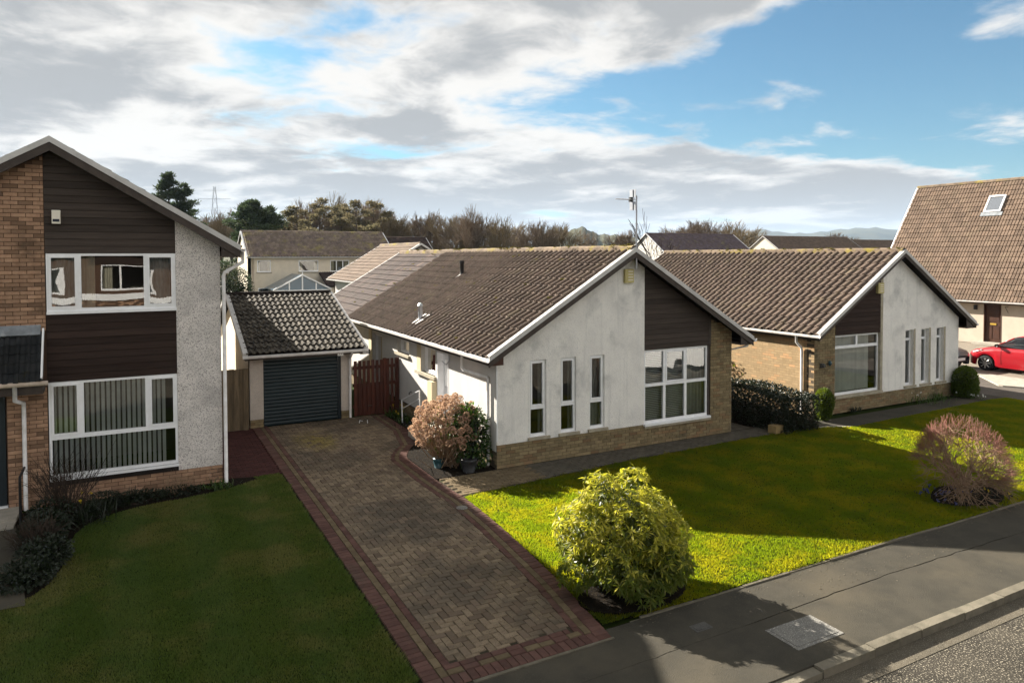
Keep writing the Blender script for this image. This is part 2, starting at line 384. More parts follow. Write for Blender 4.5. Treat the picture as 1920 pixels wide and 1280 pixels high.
# ------------------------------------------------------------------ object helpers
def mesh_np(name, V, F, mat=None, rnd=None, smooth=False):
    """mesh from numpy: V (n,3); F list of int arrays (all same length) or ragged list"""
    me = bpy.data.meshes.new(name)
    V = np.asarray(V, np.float32).reshape(-1, 3)
    if isinstance(F, np.ndarray):
        k = F.shape[1]
        me.vertices.add(len(V))
        me.vertices.foreach_set('co', V.ravel())
        me.loops.add(F.size)
        me.loops.foreach_set('vertex_index', F.astype(np.int32).ravel())
        me.polygons.add(len(F))
        me.polygons.foreach_set('loop_start', np.arange(0, F.size, k, dtype=np.int32))
        me.polygons.foreach_set('use_smooth', np.full(len(F), bool(smooth)))
        me.update(calc_edges=True)
    else:
        me.from_pydata([tuple(map(float, v)) for v in V], [], [tuple(map(int, f)) for f in F])
        if smooth:
            for p in me.polygons:
                p.use_smooth = True
        me.update()
    if rnd is not None:
        a = me.attributes.new('rnd', 'FLOAT', 'POINT')
        a.data.foreach_set('value', np.asarray(rnd, np.float32))
    if mat:
        me.materials.append(MATS[mat])
    return me


def link(name, me, parent=None, mw=None, kind=None):
    o = bpy.data.objects.new(name, me)
    COL.objects.link(o)
    if parent is not None:
        o.parent = parent
        root = parent
        off = Vector((0, 0, 0))
        while root is not None:
            if root.type == 'EMPTY':
                off = Vector(root.location)
            root = root.parent
        if parent.type == 'EMPTY':
            o.matrix_parent_inverse = Matrix.Translation(-off)
        elif parent.get('_placed'):
            o.matrix_parent_inverse = parent.matrix_basis.inverted()
    if mw is not None:
        o.matrix_basis = mw
        o['_placed'] = 1
    if kind:
        o['kind'] = kind
    return o


def thing(name, label, cat, loc=(0, 0, 0), group=None):
    o = bpy.data.objects.new(name, None)
    COL.objects.link(o)
    o.empty_display_size = 0.2
    o.location = loc
    return tag(o, label, cat, group)


def tag(o, label, cat, group=None, kind=None):
    o['label'] = label
    o['category'] = cat
    if group:
        o['group'] = group
    if kind:
        o['kind'] = kind
    return o


def copy_tree(o, parent=None):
    c = o.copy()
    COL.objects.link(c)
    c.parent = parent
    for ch in o.children:
        copy_tree(ch, c)
    return c


class Fr:
    """local frame: origin, U along a wall, N outward normal, Z up"""
    def __init__(s, o, U, N):
        s.o = np.array(o, float)
        s.U = np.array(U, float)
        s.N = np.array(N, float)
        s.Z = np.array((0, 0, 1.0))

    def p(s, u, z, n=0.0):
        return s.o + s.U * u + s.N * n + s.Z * z


def FY(y, x=0.0, z=0.0):      # wall facing -Y, u = X
    return Fr((x, y, z), (1, 0, 0), (0, -1, 0))


def FX(x, y=0.0, z=0.0):      # wall facing -X, u = Y
    return Fr((x, y, z), (0, 1, 0), (-1, 0, 0))


def FXp(x, y=0.0, z=0.0):     # wall facing +X, u = Y
    return Fr((x, y, z), (0, 1, 0), (1, 0, 0))


def FYp(y, x=0.0, z=0.0):     # wall facing +Y, u = X
    return Fr((x, y, z), (1, 0, 0), (0, 1, 0))


BOXF = [(0, 1, 3, 2), (4, 6, 7, 5), (0, 4, 5, 1), (2, 3, 7, 6), (0, 2, 6, 4), (1, 5, 7, 3)]


class MB:
    def __init__(s):
        s.V = []
        s.F = []
        s.rn = []

    def add(s, V, F, rn=0.0):
        b = len(s.V)
        s.V += [tuple(map(float, v)) for v in V]
        s.F += [tuple(i + b for i in f) for f in F]
        s.rn += [rn] * len(V)
        return s

    def box(s, x0, x1, y0, y1, z0, z1, rn=0.0):
        return s.add([(x, y, z) for x in (x0, x1) for y in (y0, y1) for z in (z0, z1)], BOXF, rn)

    def lbox(s, f, u0, u1, z0, z1, n0, n1, rn=0.0):
        return s.add([f.p(u, z, n) for u in (u0, u1) for n in (n0, n1) for z in (z0, z1)], BOXF, rn)

    def prism(s, A, B, rn=0.0):
        """solid between two matching polygons"""
        n = len(A)
        return s.add(list(A) + list(B), [tuple(range(n)), tuple(range(2 * n - 1, n - 1, -1))] +
                     [(i, n + i, n + (i + 1) % n, (i + 1) % n) for i in range(n)], rn)

    def lpoly(s, f, pts, n0, n1, rn=0.0):
        return s.prism([f.p(u, z, n0) for u, z in pts], [f.p(u, z, n1) for u, z in pts], rn)

    def tube(s, path, r, n=8, cap=True, rn=0.0):
        P = [np.array(p, float) for p in path]
        rr = r if isinstance(r, (list, tuple)) else [r] * len(P)
        b = len(s.V)
        prev = None
        for i, p in enumerate(P):
            d = P[min(i + 1, len(P) - 1)] - P[max(i - 1, 0)]
            d /= (np.linalg.norm(d) + 1e-9)
            if prev is None:
                a = np.array((0, 0, 1.0)) if abs(d[2]) < 0.9 else np.array((1.0, 0, 0))
                e = np.cross(d, a)
            else:
                e = prev - d * (prev @ d)
            e /= (np.linalg.norm(e) + 1e-9)
            prev = e
            g = np.cross(d, e)
            for k in range(n):
                t = 2 * math.pi * k / n
                s.V.append(tuple(p + rr[i] * (math.cos(t) * e + math.sin(t) * g)))
                s.rn.append(rn)
        for i in range(len(P) - 1):
            for k in range(n):
                k2 = (k + 1) % n
                s.F.append((b + i * n + k, b + i * n + k2, b + (i + 1) * n + k2, b + (i + 1) * n + k))
        if cap:
            s.F.append(tuple(b + k for k in range(n)))
            s.F.append(tuple(b + (len(P) - 1) * n + k for k in range(n - 1, -1, -1)))
        return s

    def build(s, name, mat, parent=None, kind=None, smooth=False, rnd=False):
        return link(name, mesh_np(name, s.V, s.F, mat, s.rn if rnd else None, smooth), parent, kind=kind)


def box(name, mat, parent, *a):
    return MB().box(*a).build(name, mat, parent)


def lbox(name, mat, parent, *a):
    return MB().lbox(*a).build(name, mat, parent)


UNIT = {}


def unit_cube(mat):
    """shared, slightly chamfer-free unit block used for bricks, boards, slats"""
    if mat not in UNIT:
        V = [(x, y, z) for x in (-.5, .5) for y in (-.5, .5) for z in (-.5, .5)]
        UNIT[mat] = mesh_np('block_' + mat, V, BOXF, mat)
    return UNIT[mat]


def unit_paver(mat):
    k = 'pv' + mat
    if k not in UNIT:
        a, b = 0.5, 0.46
        V = [(-a, -a, -.5), (a, -a, -.5), (a, a, -.5), (-a, a, -.5), (-a, -a, .3), (a, -a, .3), (a, a, .3), (-a, a, .3),
             (-b, -.42, .5), (b, -.42, .5), (b, .42, .5), (-b, .42, .5)]
        F = [(0, 1, 5, 4), (1, 2, 6, 5), (2, 3, 7, 6), (3, 0, 4, 7), (4, 5, 9, 8), (5, 6, 10, 9), (6, 7, 11, 10), (7, 4, 8, 11), (8, 9, 10, 11)]
        UNIT[k] = mesh_np('paver_' + mat, V, F, mat)
    return UNIT[k]


def piece(name, me, parent, c, ax, ay, az):
    """place a shared unit mesh: centre c, axis vectors incl. size"""
    mw = Matrix(((ax[0], ay[0], az[0], c[0]), (ax[1], ay[1], az[1], c[1]), (ax[2], ay[2], az[2], c[2]), (0, 0, 0, 1)))
    return link(name, me, parent, mw)


def join_pieces(name, me, parent, items):
    """many copies of a unit mesh joined into one stuff mesh"""
    if not items:
        return None
    V = np.array([v.co[:] for v in me.vertices])
    F = [tuple(p.vertices) for p in me.polygons]
    A = np.array([np.stack([ax, ay, az], 1) for c, ax, ay, az in items])
    Cc = np.array([c for c, *_ in items])
    W = np.einsum('nij,vj->nvi', A, V) + Cc[:, None, :]
    n, k = len(items), len(V)
    rn = np.repeat(rng.random(n), k)
    quads = [f for f in F if len(f) == 4]
    FF = (np.array(quads)[None] + (np.arange(n) * k)[:, None, None]).reshape(-1, 4)
    m2 = mesh_np(name, W.reshape(-1, 3), FF, None, rn)
    m2.materials.append(me.materials[0])
    o = link(name, m2, parent, kind='stuff')
    return o


def place_pieces(name, me, parent, items, nmax=300, stuff_name=None):
    """the nmax pieces nearest the camera become parts, the rest one stuff mesh"""
    if nmax > 0:
        items = sorted(items, key=lambda it: float(np.sum((np.array(it[0]) - CAM) ** 2)))
    for it in items[:nmax]:
        piece(name, me, parent, *it)
    join_pieces(stuff_name or ('other_' + name + 's'), me, parent, items[nmax:])


def brick_items(f, u0, u1, z0, z1, inside=None, holes=(), proud=0.0, off=0, jit=.0025):
    """brick courses on frame f (front face at n=proud)"""
    out = []
    nc = int(round((z1 - z0) / 0.075))
    for c in range(nc):
        z = z0 + 0.075 * c + 0.0375
        u = u0 - (0.1125 if (c + off) % 2 else 0.0)
        while u < u1 - 0.01:
            a, b = max(u, u0), min(u + 0.225, u1)
            u += 0.225
            if b - a < 0.03:
                continue
            m = (a + b) / 2
            if inside and not inside(m, z + 0.03):
                continue
            segs = [(a, b)]
            for (h0, h1, g0, g1) in holes:
                if g0 < z < g1:
                    ns = []
                    for (p, q) in segs:
                        if p < h0:
                            ns.append((p, min(q, h0)))
                        if q > h1:
                            ns.append((max(p, h1), q))
                    segs = [s for s in ns if s[1] - s[0] > 0.03]
            for (p, q) in segs:
                d = random.uniform(-jit, jit)
                out.append((f.p((p + q) / 2, z, proud - 0.02 + d), f.U * (q - p - 0.010), f.N * 0.04, f.Z * 0.064))
    return out


def wall(name, mat, parent, f, u0, u1, z0, top, holes=(), thick=0.25, n0=0.0, apex=None):
    """wall panel with openings; top is a height or a function of u; outer face at n=n0"""
    us = {u0, u1}
    if apex is not None and u0 < apex < u1:
        us.add(apex)
    for h in holes:
        for q in h[:2]:
            if u0 < q < u1:
                us.add(q)
    us = sorted(us)
    tf = top if callable(top) else (lambda u: top)
    mb = MB()
    for a, b in zip(us[:-1], us[1:]):
        m = (a + b) / 2
        hs = sorted([h for h in holes if h[0] < m < h[1]], key=lambda h: h[2])
        z = z0
        for h in hs:
            if h[2] > z:
                mb.lbox(f, a, b, z, h[2], n0 - thick, n0)
            z = max(z, h[3])
        mb.lpoly(f, [(a, z), (b, z), (b, tf(b)), (a, tf(a))], n0 - thick, n0)
    return mb.build(name, mat, parent)


def pane(f, u0, u1, z0, z1, n, parent, mat='glass', bow=0.0014, k=6):
    """glass pane, slightly bowed like a sealed unit, a little out of true"""
    V, F = [], []
    tu, tz = random.uniform(-.004, .004), random.uniform(-.006, .003)
    for j in range(k + 1):
        for i in range(k + 1):
            s, t = i / k * 2 - 1, j / k * 2 - 1
            V.append(f.p(u0 + (u1 - u0) * i / k, z0 + (z1 - z0) * j / k,
                         n - bow * (1 - s * s) * (1 - t * t) * 2 + tu * (u1 - u0) * s / 2 + tz * (z1 - z0) * t / 2))
    for j in range(k):
        for i in range(k):
            q = j * (k + 1) + i
            F.append((q, q + 1, q + k + 2, q + k + 1))
    return link('pane', mesh_np('pane', V, F, mat, smooth=True), parent)


def window(parent, f, u0, u1, z0, z1, panes, n=-0.06, fw=0.05, sill=None, mat='upvc', sash=(), name='window', glass='glass', bow=0.0014):
    """window frame (mesh) with glazing bars, sashes, panes as its children. panes: (u0,u1,z0,z1) glass openings"""
    mb = MB()
    mb.lbox(f, u0, u0 + fw, z0, z1, n - 0.06, n)
    mb.lbox(f, u1 - fw, u1, z0, z1, n - 0.06, n)
    mb.lbox(f, u0 + fw, u1 - fw, z0, z0 + fw * 1.3, n - 0.06, n + 0.003)
    mb.lbox(f, u0 + fw, u1 - fw, z1 - fw, z1, n - 0.06, n + 0.003)
    w = mb.build(name, mat, parent)
    us = sorted({q for p in panes for q in p[:2]})
    for i, p in enumerate(panes):
        if i in sash:
            s = MB()
            a, b, c, d = p
            g = 0.035
            s.lbox(f, a, a + g, c, d, n - 0.05, n + 0.018)
            s.lbox(f, b - g, b, c, d, n - 0.05, n + 0.018)
            s.lbox(f, a + g, b - g, c, c + g, n - 0.05, n + 0.018)
            s.lbox(f, a + g, b - g, d - g, d, n - 0.05, n + 0.018)
            s.build('sash', mat, w)
            pane(f, a + g, b - g, c + g, d - g, n - 0.015, w, glass, bow)
        else:
            pane(f, p[0], p[1], p[2], p[3], n - 0.03, w, glass, bow)
    # glazing bars fill everything that is not pane; each run of bars is one part
    ue = sorted({u0 + fw, u1 - fw, *us})
    ze = sorted({z0 + fw, z1 - fw, *{q for p in panes for q in p[2:]}})
    cells = {}
    for i, (a, b) in enumerate(zip(ue[:-1], ue[1:])):
        for j, (c, d) in enumerate(zip(ze[:-1], ze[1:])):
            m, k = (a + b) / 2, (c + d) / 2
            if not any(p[0] < m < p[1] and p[2] < k < p[3] for p in panes):
                cells[i, j] = (a, b, c, d)
    while cells:
        todo, bars = [next(iter(cells))], MB()
        while todo:
            q = todo.pop()
            if q in cells:
                bars.lbox(f, *cells.pop(q), n - 0.055, n + 0.006)
                todo += [(q[0] + 1, q[1]), (q[0] - 1, q[1]), (q[0], q[1] + 1), (q[0], q[1] - 1)]
        bars.build('glazing_bar', mat, w)
    if sill:
        lbox('sill', sill, w, f, u0 - 0.05, u1 + 0.05, z0 - 0.06, z0, n - 0.02, 0.07)
    return w


def grid_panes(u0, u1, z0, z1, ucuts, zcuts, fw=0.05, bw=0.05):
    us = [u0 + fw] + [q for c in ucuts for q in (c - bw / 2, c + bw / 2)] + [u1 - fw]
    zs = [z0 + fw * 1.3] + [q for c in zcuts for q in (c - bw / 2, c + bw / 2)] + [z1 - fw]
    return [(us[i], us[i + 1], zs[j], zs[j + 1]) for j in range(0, len(zs), 2) for i in range(0, len(us), 2)]


def vertical_blind(parent, f, u0, u1, z0, z1, n, pitch=0.089, w=0.075, tilt=35, mat='blind_white'):
    me = unit_cube(mat)
    a = R(tilt)
    ax = f.U * math.cos(a) + f.N * math.sin(a)
    ay = -f.U * math.sin(a) + f.N * math.cos(a)
    u = u0 + pitch / 2
    while u < u1:
        piece('blind_slat', me, parent, f.p(u, (z0 + z1) / 2, n), ax * w, ay * 0.002, f.Z * (z1 - z0))
        u += pitch


def venetian(parent, f, u0, u1, z0, z1, n, pitch=0.05, mat='blind_white'):
    mb = MB()
    z = z0
    while z < z1:
        mb.prism([f.p(u0, z, n), f.p(u1, z, n), f.p(u1, z + 0.018, n - 0.03), f.p(u0, z + 0.018, n - 0.03)],
                 [f.p(u0, z + .0015, n), f.p(u1, z + .0015, n), f.p(u1, z + 0.0195, n - 0.03), f.p(u0, z + 0.0195, n - 0.03)])
        z += pitch
    return mb.build('venetian_blind', mat, parent)


def curtain(parent, f, u0, u1, z0, z1, n, mat='curtain', waves=None):
    k = max(12, int((u1 - u0) * 60))
    V, F = [], []
    wv = waves or (u1 - u0) / 0.11
    for i in range(k + 1):
        t = i / k
        d = n + 0.03 * math.sin(t * wv * 2 * math.pi) + 0.012 * math.sin(t * wv * 4.7)
        V += [f.p(u0 + (u1 - u0) * t, z0, d), f.p(u0 + (u1 - u0) * t, z1, d)]
    for i in range(k):
        F.append((2 * i, 2 * i + 2, 2 * i + 3, 2 * i + 1))
    return link('curtain', mesh_np('curtain', V, F, mat, smooth=True), parent)


# ------------------------------------------------------------------ roofs
TILE_W = {'bold': 0.26}


def tile_mesh(kind, mat):
    key = ('tile', kind, mat)
    if key in UNIT:
        return UNIT[key]
    W, L = TILE_W.get(kind, 0.33), 0.42
    if kind == 'bold':       # one bold roll per tile
        prof = [(0, .000), (.10, .000), (.125, .012), (.155, .046), (.190, .058), (.225, .046), (.255, .004), (.26, .0)]
    elif kind == 'roll':     # two bold rolls per tile
        h = [(0, .002), (.055, .000), (.075, .006), (.095, .034), (.122, .048), (.148, .034), (.165, .002)]
        prof = h + [(u + .165, z) for u, z in h[1:]]
    elif kind == 'flat':
        prof = [(0, .008), (.012, .000), (.32, .000), (.33, .008)]
    else:                    # low double roman
        h = [(0, .012), (.008, -.035), (.036, -.035), (.046, .008), (.15, .014), (.165, .012)]
        prof = h + [(u + .165, z) for u, z in h[1:]]
    V, F = [], []
    k = len(prof)
    lip = .055 if mat in ('tile_mossy', 'tile_far') else .040
    for s, dz in ((0.0, lip), (L, 0.002)):
        V += [(u, s, z + dz) for u, z in prof]
    V += [(u, 0.0, z + lip - 0.030) for u, z in prof]     # lip
    for i in range(k - 1):
        F.append((i, i + 1, k + i + 1, k + i))
        F.append((2 * k + i, 2 * k + i + 1, i + 1, i))
    V = [(u - W / 2, s, z) for u, s, z in V]
    UNIT[key] = mesh_np('tile_' + kind + '_' + mat, V, F, mat)
    return UNIT[key]


def tile_slope(parent, o, U, S, ulen, slen, kind, mat, nmax, gauge=0.345, name='tile', skip=None):
    """cover a slope with tiles. o eave corner, U along the eave, S up the slope (unit vectors)"""
    o, U, S = (np.array(q, float) for q in (o, U, S))
    N = np.cross(U, S)
    if N[2] < 0:
        N = -N
    rows = int(math.ceil(slen / gauge))
    g = slen / rows
    tw = TILE_W.get(kind, 0.33)
    cols = max(1, int(round(ulen / tw)))
    su = ulen / cols / tw
    items = []
    for r in range(rows):
        for c in range(cols):
            u, s = (c + 0.5) * ulen / cols, r * g - 0.03
            if skip and skip(u, s):
                continue
            lk = min(1.0, (slen - s) / 0.42)
            j = random.uniform(-.005, .005)
            a = random.uniform(-.012, .012)
            items.append((o + U * u + S * (s + random.uniform(-.008, .008)) + N * (0.01 + j), U * su + S * a, (S - U * a) * lk, N))
    place_pieces(name, tile_mesh(kind, mat), parent, items, nmax, 'other_' + name + 's')


def ridge_run(parent, p0, p1, across, mat='ridge_moss', seg=0.45, r=0.11, drop=0.07):
    """half-round ridge tiles, each a part, sharing one mesh"""
    p0, p1, A = np.array(p0, float), np.array(p1, float), np.array(across, float)
    L = np.linalg.norm(p1 - p0)
    n = max(1, int(round(L / seg)))
    key = ('ridge', mat, r, drop)
    if key not in UNIT:
        V, F = [], []
        for y in (-.5, .46, .5):
            for k in range(7):
                t = math.pi * k / 6
                rr = r * (1.06 if y > .45 else 1.0)
                V.append((rr * math.cos(t), y, rr * 0.75 * math.sin(t) - (drop if k in (0, 6) else 0)))
        for j in range(2):
            for k in range(6):
                F.append((j * 7 + k, j * 7 + k + 1, j * 7 + k + 8, j * 7 + k + 7))
        UNIT[key] = mesh_np('ridge_tile', V, F, mat)
    D = (p1 - p0) / n
    for i in range(n):
        piece('ridge_tile', UNIT[key], parent, p0 + D * (i + 0.5) + np.array((0, 0, random.uniform(-.006, .006))), A, D, np.array((0, 0, 1.0)))


def gable_roof(parent, o, A, B, a0, a1, b0, b1, ze, zr, kind0, mat0, n0, kind1=None, mat1=None, n1=0,
               barge='timber_dark', verge='verge', ends=(True, True), gut='gutter_white', gutters=(1, 1), ridge='ridge_moss', bh=0.19, ridge_parts=True, skip0=None, split=None):
    """pitched roof; A across, B along the ridge. Slope 0 is on the low-a side."""
    o, A, B = (np.array(q, float) for q in (o, A, B))
    Z = np.array((0, 0, 1.0))
    am = (a0 + a1) / 2
    P = lambda a, b, z: o + A * a + B * b + Z * z
    half = am - a0
    rise = zr - ze
    sl = math.hypot(half, rise)
    t = 0.06
    deck = MB()
    # thin deck under the tiles, on both slopes
    prof = [(a0, ze - 0.02), (am, zr - 0.02), (a1, ze - 0.02), (a1, ze - 0.02 - t), (am, zr - 0.02 - t), (a0, ze - 0.02 - t)]
    deck.prism([P(a, b0 + 0.02, z) for a, z in prof], [P(a, b1 - 0.02, z) for a, z in prof])
    deck.build('roof_deck', 'deck_dark', parent)
    kind1, mat1 = kind1 or kind0, mat1 or mat0
    S0 = (A * half + Z * rise) / sl
    S1 = (-A * half + Z * rise) / sl
    if split is None:
        tile_slope(parent, P(a0, b0 + 0.06, ze), B, S0, b1 - b0 - 0.12, sl - 0.05, kind0, mat0, n0, skip=skip0)
    else:
        bs, k2, m2, nn = split
        tile_slope(parent, P(a0, b0 + 0.06, ze), B, S0, bs - b0 - 0.06, sl - 0.05, kind0, mat0, n0, skip=skip0)
        tile_slope(parent, P(a0, bs, ze), B, S0, b1 - bs - 0.06, sl - 0.05, k2, m2, nn)
    tile_slope(parent, P(a1, b0 + 0.06, ze), B, S1, b1 - b0 - 0.12, sl - 0.05, kind1, mat1, n1)
    if ridge_parts:
        ridge_run(parent, P(am, b0 + 0.04, zr + 0.02), P(am, b1 - 0.04, zr + 0.02), A, ridge)
    for (bb, sgn, on) in ((b0, -1, ends[0]), (b1, 1, ends[1])):
        if not on:
            continue
        for (ae,) in ((a0,), (a1,)):
            q = 0.03 * sgn
            d = P(am, 0, zr) - P(ae, 0, ze)
            d = d / np.linalg.norm(d)
            nn_ = Z - d * (Z @ d)
            nn_ /= np.linalg.norm(nn_)
            e0, e1 = P(ae, bb, ze) - d * 0.02, P(am, bb, zr)
            # dark board
            b_ = MB()
            b_.prism([e0 - Z * bh, e1 - Z * bh, e1 - Z * 0.02, e0 - Z * 0.02],
                     [e0 - Z * bh - B * q, e1 - Z * bh - B * q, e1 - Z * 0.02 - B * q, e0 - Z * 0.02 - B * q])
            b_.build('barge_board', barge, parent)
            # pale verge capping over the tile edge
            v = MB()
            w = 0.105
            v.prism([e0 - Z * 0.055 + B * q * .6, e1 - Z * 0.055 + B * q * .6, e1 + Z * 0.055 + B * q * .6, e0 + Z * 0.055 + B * q * .6],
                    [e0 - Z * 0.055 - B * w * sgn, e1 - Z * 0.055 - B * w * sgn, e1 + Z * 0.065 - B * w * sgn, e0 + Z * 0.065 - B * w * sgn])
            v.build('verge_trim', verge, parent)
    for i, ae in enumerate((a0, a1)):
        if gutters[i]:
            s = -1 if i == 0 else 1
            g = MB()
            prof = [(s * 0.01, -0.02), (s * 0.02, -0.075), (s * 0.06, -0.10), (s * 0.10, -0.075), (s * 0.112, -0.02), (s * 0.10, -0.02), (s * 0.09, -0.065), (s * 0.06, -0.085), (s * 0.03, -0.065), (s * 0.02, -0.02)]
            g.prism([P(ae + da, b0 - 0.03, ze + dz) for da, dz in prof], [P(ae + da, b1, ze + dz) for da, dz in prof])
            g.build('gutter', gut, parent)
    return P


def eaves(parent, f_sign, o, A, B, a_edge, a_wall, b0, b1, ze, fascia='timber_dark', soffit='soffit', fh=0.17, box_end=True):
    """fascia board and soffit under one eave"""
    o, A, B = (np.array(q, float) for q in (o, A, B))
    Z = np.array((0, 0, 1.0))
    P = lambda a, b, z: o + A * a + B * b + Z * z
    s = 1 if a_wall > a_edge else -1
    mb = MB()
    mb.prism([P(a_edge + s * .005, b0, ze - 0.03), P(a_edge + s * .03, b0, ze - 0.03), P(a_edge + s * .03, b0, ze - fh), P(a_edge + s * .005, b0, ze - fh)],
             [P(a_edge + s * .005, b1, ze - 0.03), P(a_edge + s * .03, b1, ze - 0.03), P(a_edge + s * .03, b1, ze - fh), P(a_edge + s * .005, b1, ze - fh)])
    mb.build('fascia', fascia, parent)
    mb = MB()
    mb.prism([P(a_edge + s * .03, b0 + .01, ze - fh + .02), P(a_wall, b0 + .01, ze - fh + .02), P(a_wall, b0 + .01, ze - fh), P(a_edge + s * .03, b0 + .01, ze - fh)],
             [P(a_edge + s * .03, b1 - .01, ze - fh + .02), P(a_wall, b1 - .01, ze - fh + .02), P(a_wall, b1 - .01, ze - fh), P(a_edge + s * .03, b1 - .01, ze - fh)])
    mb.build('soffit', soffit, parent)


def boards(parent, f, u0, u1, z0, top, n, mat, pitch=0.118, apex=None):
    """horizontal cladding boards, each a part, cut to the roof line"""
    z = z0
    tf = top if callable(top) else (lambda u: top)
    us = np.linspace(u0, u1, 60)
    tmax = max(tf(u) for u in us)
    while z < tmax - 0.02:
        z1 = min(z + pitch - 0.006, tmax)
        ok = [u for u in us if tf(u) > z + 0.02]
        okt = [u for u in us if tf(u) >= z1]
        if ok:
            a, b = min(ok), max(ok)
            c, d = (min(okt), max(okt)) if okt else ((a + b) / 2, (a + b) / 2)
            j = random.uniform(-.002, .002)
            MB().prism([f.p(a, z, n - .015), f.p(b, z, n - .015), f.p(d, z1, n - .015), f.p(c, z1, n - .015)],
                       [f.p(a, z, n + .012 + j), f.p(b, z, n + .012 + j), f.p(d, z1, n + .001 + j), f.p(c, z1, n + .001 + j)]
                       ).build('cladding_board', mat, parent)
        z += pitch


def pipe(name, mat, parent, path, r=0.034, n=8):
    return MB().tube(path, r, n).build(name, mat, parent, smooth=True)


def text_mesh(parent, txt, f, u, z, n, size, mat):
    cu = bpy.data.curves.new('figures', 'FONT')
    cu.body = txt
    cu.size = size
    cu.align_x = 'CENTER'
    cu.extrude = 0.001
    ob = bpy.data.objects.new('tmp', cu)
    COL.objects.link(ob)
    dg = bpy.context.evaluated_depsgraph_get()
    me = bpy.data.meshes.new_from_object(ob.evaluated_get(dg))
    bpy.data.objects.remove(ob)
    co = np.array([v.co[:] for v in me.vertices])
    for v, c in zip(me.vertices, co):
        v.co = Vector(f.p(u + c[0], z + c[1], n + c[2]))
    me.materials.clear()
    me.materials.append(MATS[mat])
    return link('figures', me, parent)

# ------------------------------------------------------------------ the ground
def sheet(name, pts, z, mat, kind='structure'):
    me = mesh_np(name, [(x, y, z) for x, y in pts], [tuple(range(len(pts)))], mat)
    return link(name, me, kind=kind)


def slab_sheet(name, pts, z0, z1, mat, kind='structure'):
    mb = MB().prism([(x, y, z0) for x, y in pts], [(x, y, z1) for x, y in pts])
    return mb.build(name, mat, None, kind=kind)


def ground():
    n = 96
    sheet('ground', [(7300 * math.cos(2 * math.pi * i / n), 7300 * math.sin(2 * math.pi * i / n)) for i in range(n)], -0.17, 'field')
    sheet('garden_ground', [(-16, -6.5), (60, -6.5), (60, 30), (-16, 30)], -0.06, 'lawn_soil')
    sheet('road', [(-70, -8.44), (70, -8.44), (70, -14.2), (-70, -14.2)], -0.125, 'road')
    sheet('road_channel', [(-70, -8.44), (70, -8.44), (70, -8.72), (-70, -8.72)], -0.120, 'channel')
    crack = [(xx, -7.30 + 0.05 * math.sin(xx * .55) + random.uniform(-.012, .012)) for xx in np.arange(-20, 24, 0.16)]
    slab_sheet('pavement', [(-70, -6.56), (70, -6.56), (70, -7.30)] + crack[::-1] + [(-70, -7.30)], -0.12, -0.022, 'pavement')
    slab_sheet('pavement_kerb_strip', [(-70, -8.31), (-70, -7.314)] + [(a, b - (.0005 if a < 0 or a > 6 else random.uniform(.006, .018))) for a, b in crack] + [(70, -7.314), (70, -8.31)], -0.12, -0.026, 'pavement')
    sheet('pavement_bed', [(-70, -6.5), (70, -6.5), (70, -8.40), (-70, -8.40)], -0.055, 'soil')
    slab_sheet('opposite_pavement', [(-70, -14.33), (70, -14.33), (70, -16.2), (-70, -16.2)], -0.12, -0.02, 'pavement')
    sheet('opposite_lawn', [(-70, -16.2), (70, -16.2), (70, -40), (-70, -40)], -0.02, 'lawn_soil')


ground()

# kerb stones, each one a piece of the kerb
kerb = tag(MB().box(-70, 70, -8.43, -8.318, -0.16, -0.10).build('kerb', 'kerb_stone'), 'weathered concrete kerb stones edging the pavement by the road', 'kerb')
kerb['kind'] = 'structure'
kme = unit_cube('kerb_stone')
x = -12.0
while x < 14:
    drop = 0.0 if x > -0.55 else (0.035 if x > -1.45 else 0.055)
    j = random.uniform(-.004, .004)
    piece('kerb_stone', kme, kerb, (x + 0.455, -8.378 + j, -0.10 - drop / 2 + j), (0.901, 0, random.uniform(-.006, .006)), (0, 0.132, 0), (0, 0, 0.165 - drop))
    x += 0.915
MB().box(14, 70, -8.44, -8.312, -0.16, -0.016).build('far_kerb', 'kerb_stone', kerb)
MB().box(-70, -12.02, -8.44, -8.312, -0.16, -0.06).build('far_kerb', 'kerb_stone', kerb)
MB().box(-70, 70, -14.33, -14.2, -0.16, -0.0).build('opposite_kerb', 'kerb_stone', kerb)
ljoint = MB().box(-1.35, 30, -6.555, -6.505, -0.10, -0.045).build('lawn_edging', 'kerb_stone', None, kind='structure')
x = -1.2
while x < 20:
    d = random.uniform(-.012, .006)
    piece('edging_stone', kme, ljoint, (x + 0.45, -6.53 + random.uniform(-.01, .01), -0.058 + d), (0.906, random.uniform(-.012, .012), random.uniform(-.006, .006)), (0, 0.042, 0), (0, 0, 0.11))
    x += 0.915

# driveway of block pavers: herringbone field, banded borders
XL, YF, YB = -4.20, -6.76, 6.44


def xr(y):        # right-hand edge of the drive
    if y < -5.2:
        return -1.60 - 0.14 * (-5.2 - y)
    if y < -1.2:
        return -1.60 + 0.24 * math.sin((y + 5.2) / 4.0 * math.pi / 2)
    if y < 1.7:
        return -1.38 - 0.06 * min(1, (y + 1.2) / 1.2)
    if y < 2.9:
        return -1.44 + 0.62 * ((y - 1.7) / 1.2) ** 1.5
    return -0.82 + 0.30 * min(1, (y - 2.9) / 1.5)


drive_pts = [(XL, YF), (XL, YB)] + [(xr(y), y) for y in np.linspace(YB, YF, 40)]
drive = slab_sheet('driveway', drive_pts, -0.10, -0.012, 'joint_sand')
pm = {'b': 'paver_buff', 'r': 'paver_red', 'y': 'paver_yellow'}
pv = {'b': [], 'r': [], 'y': []}


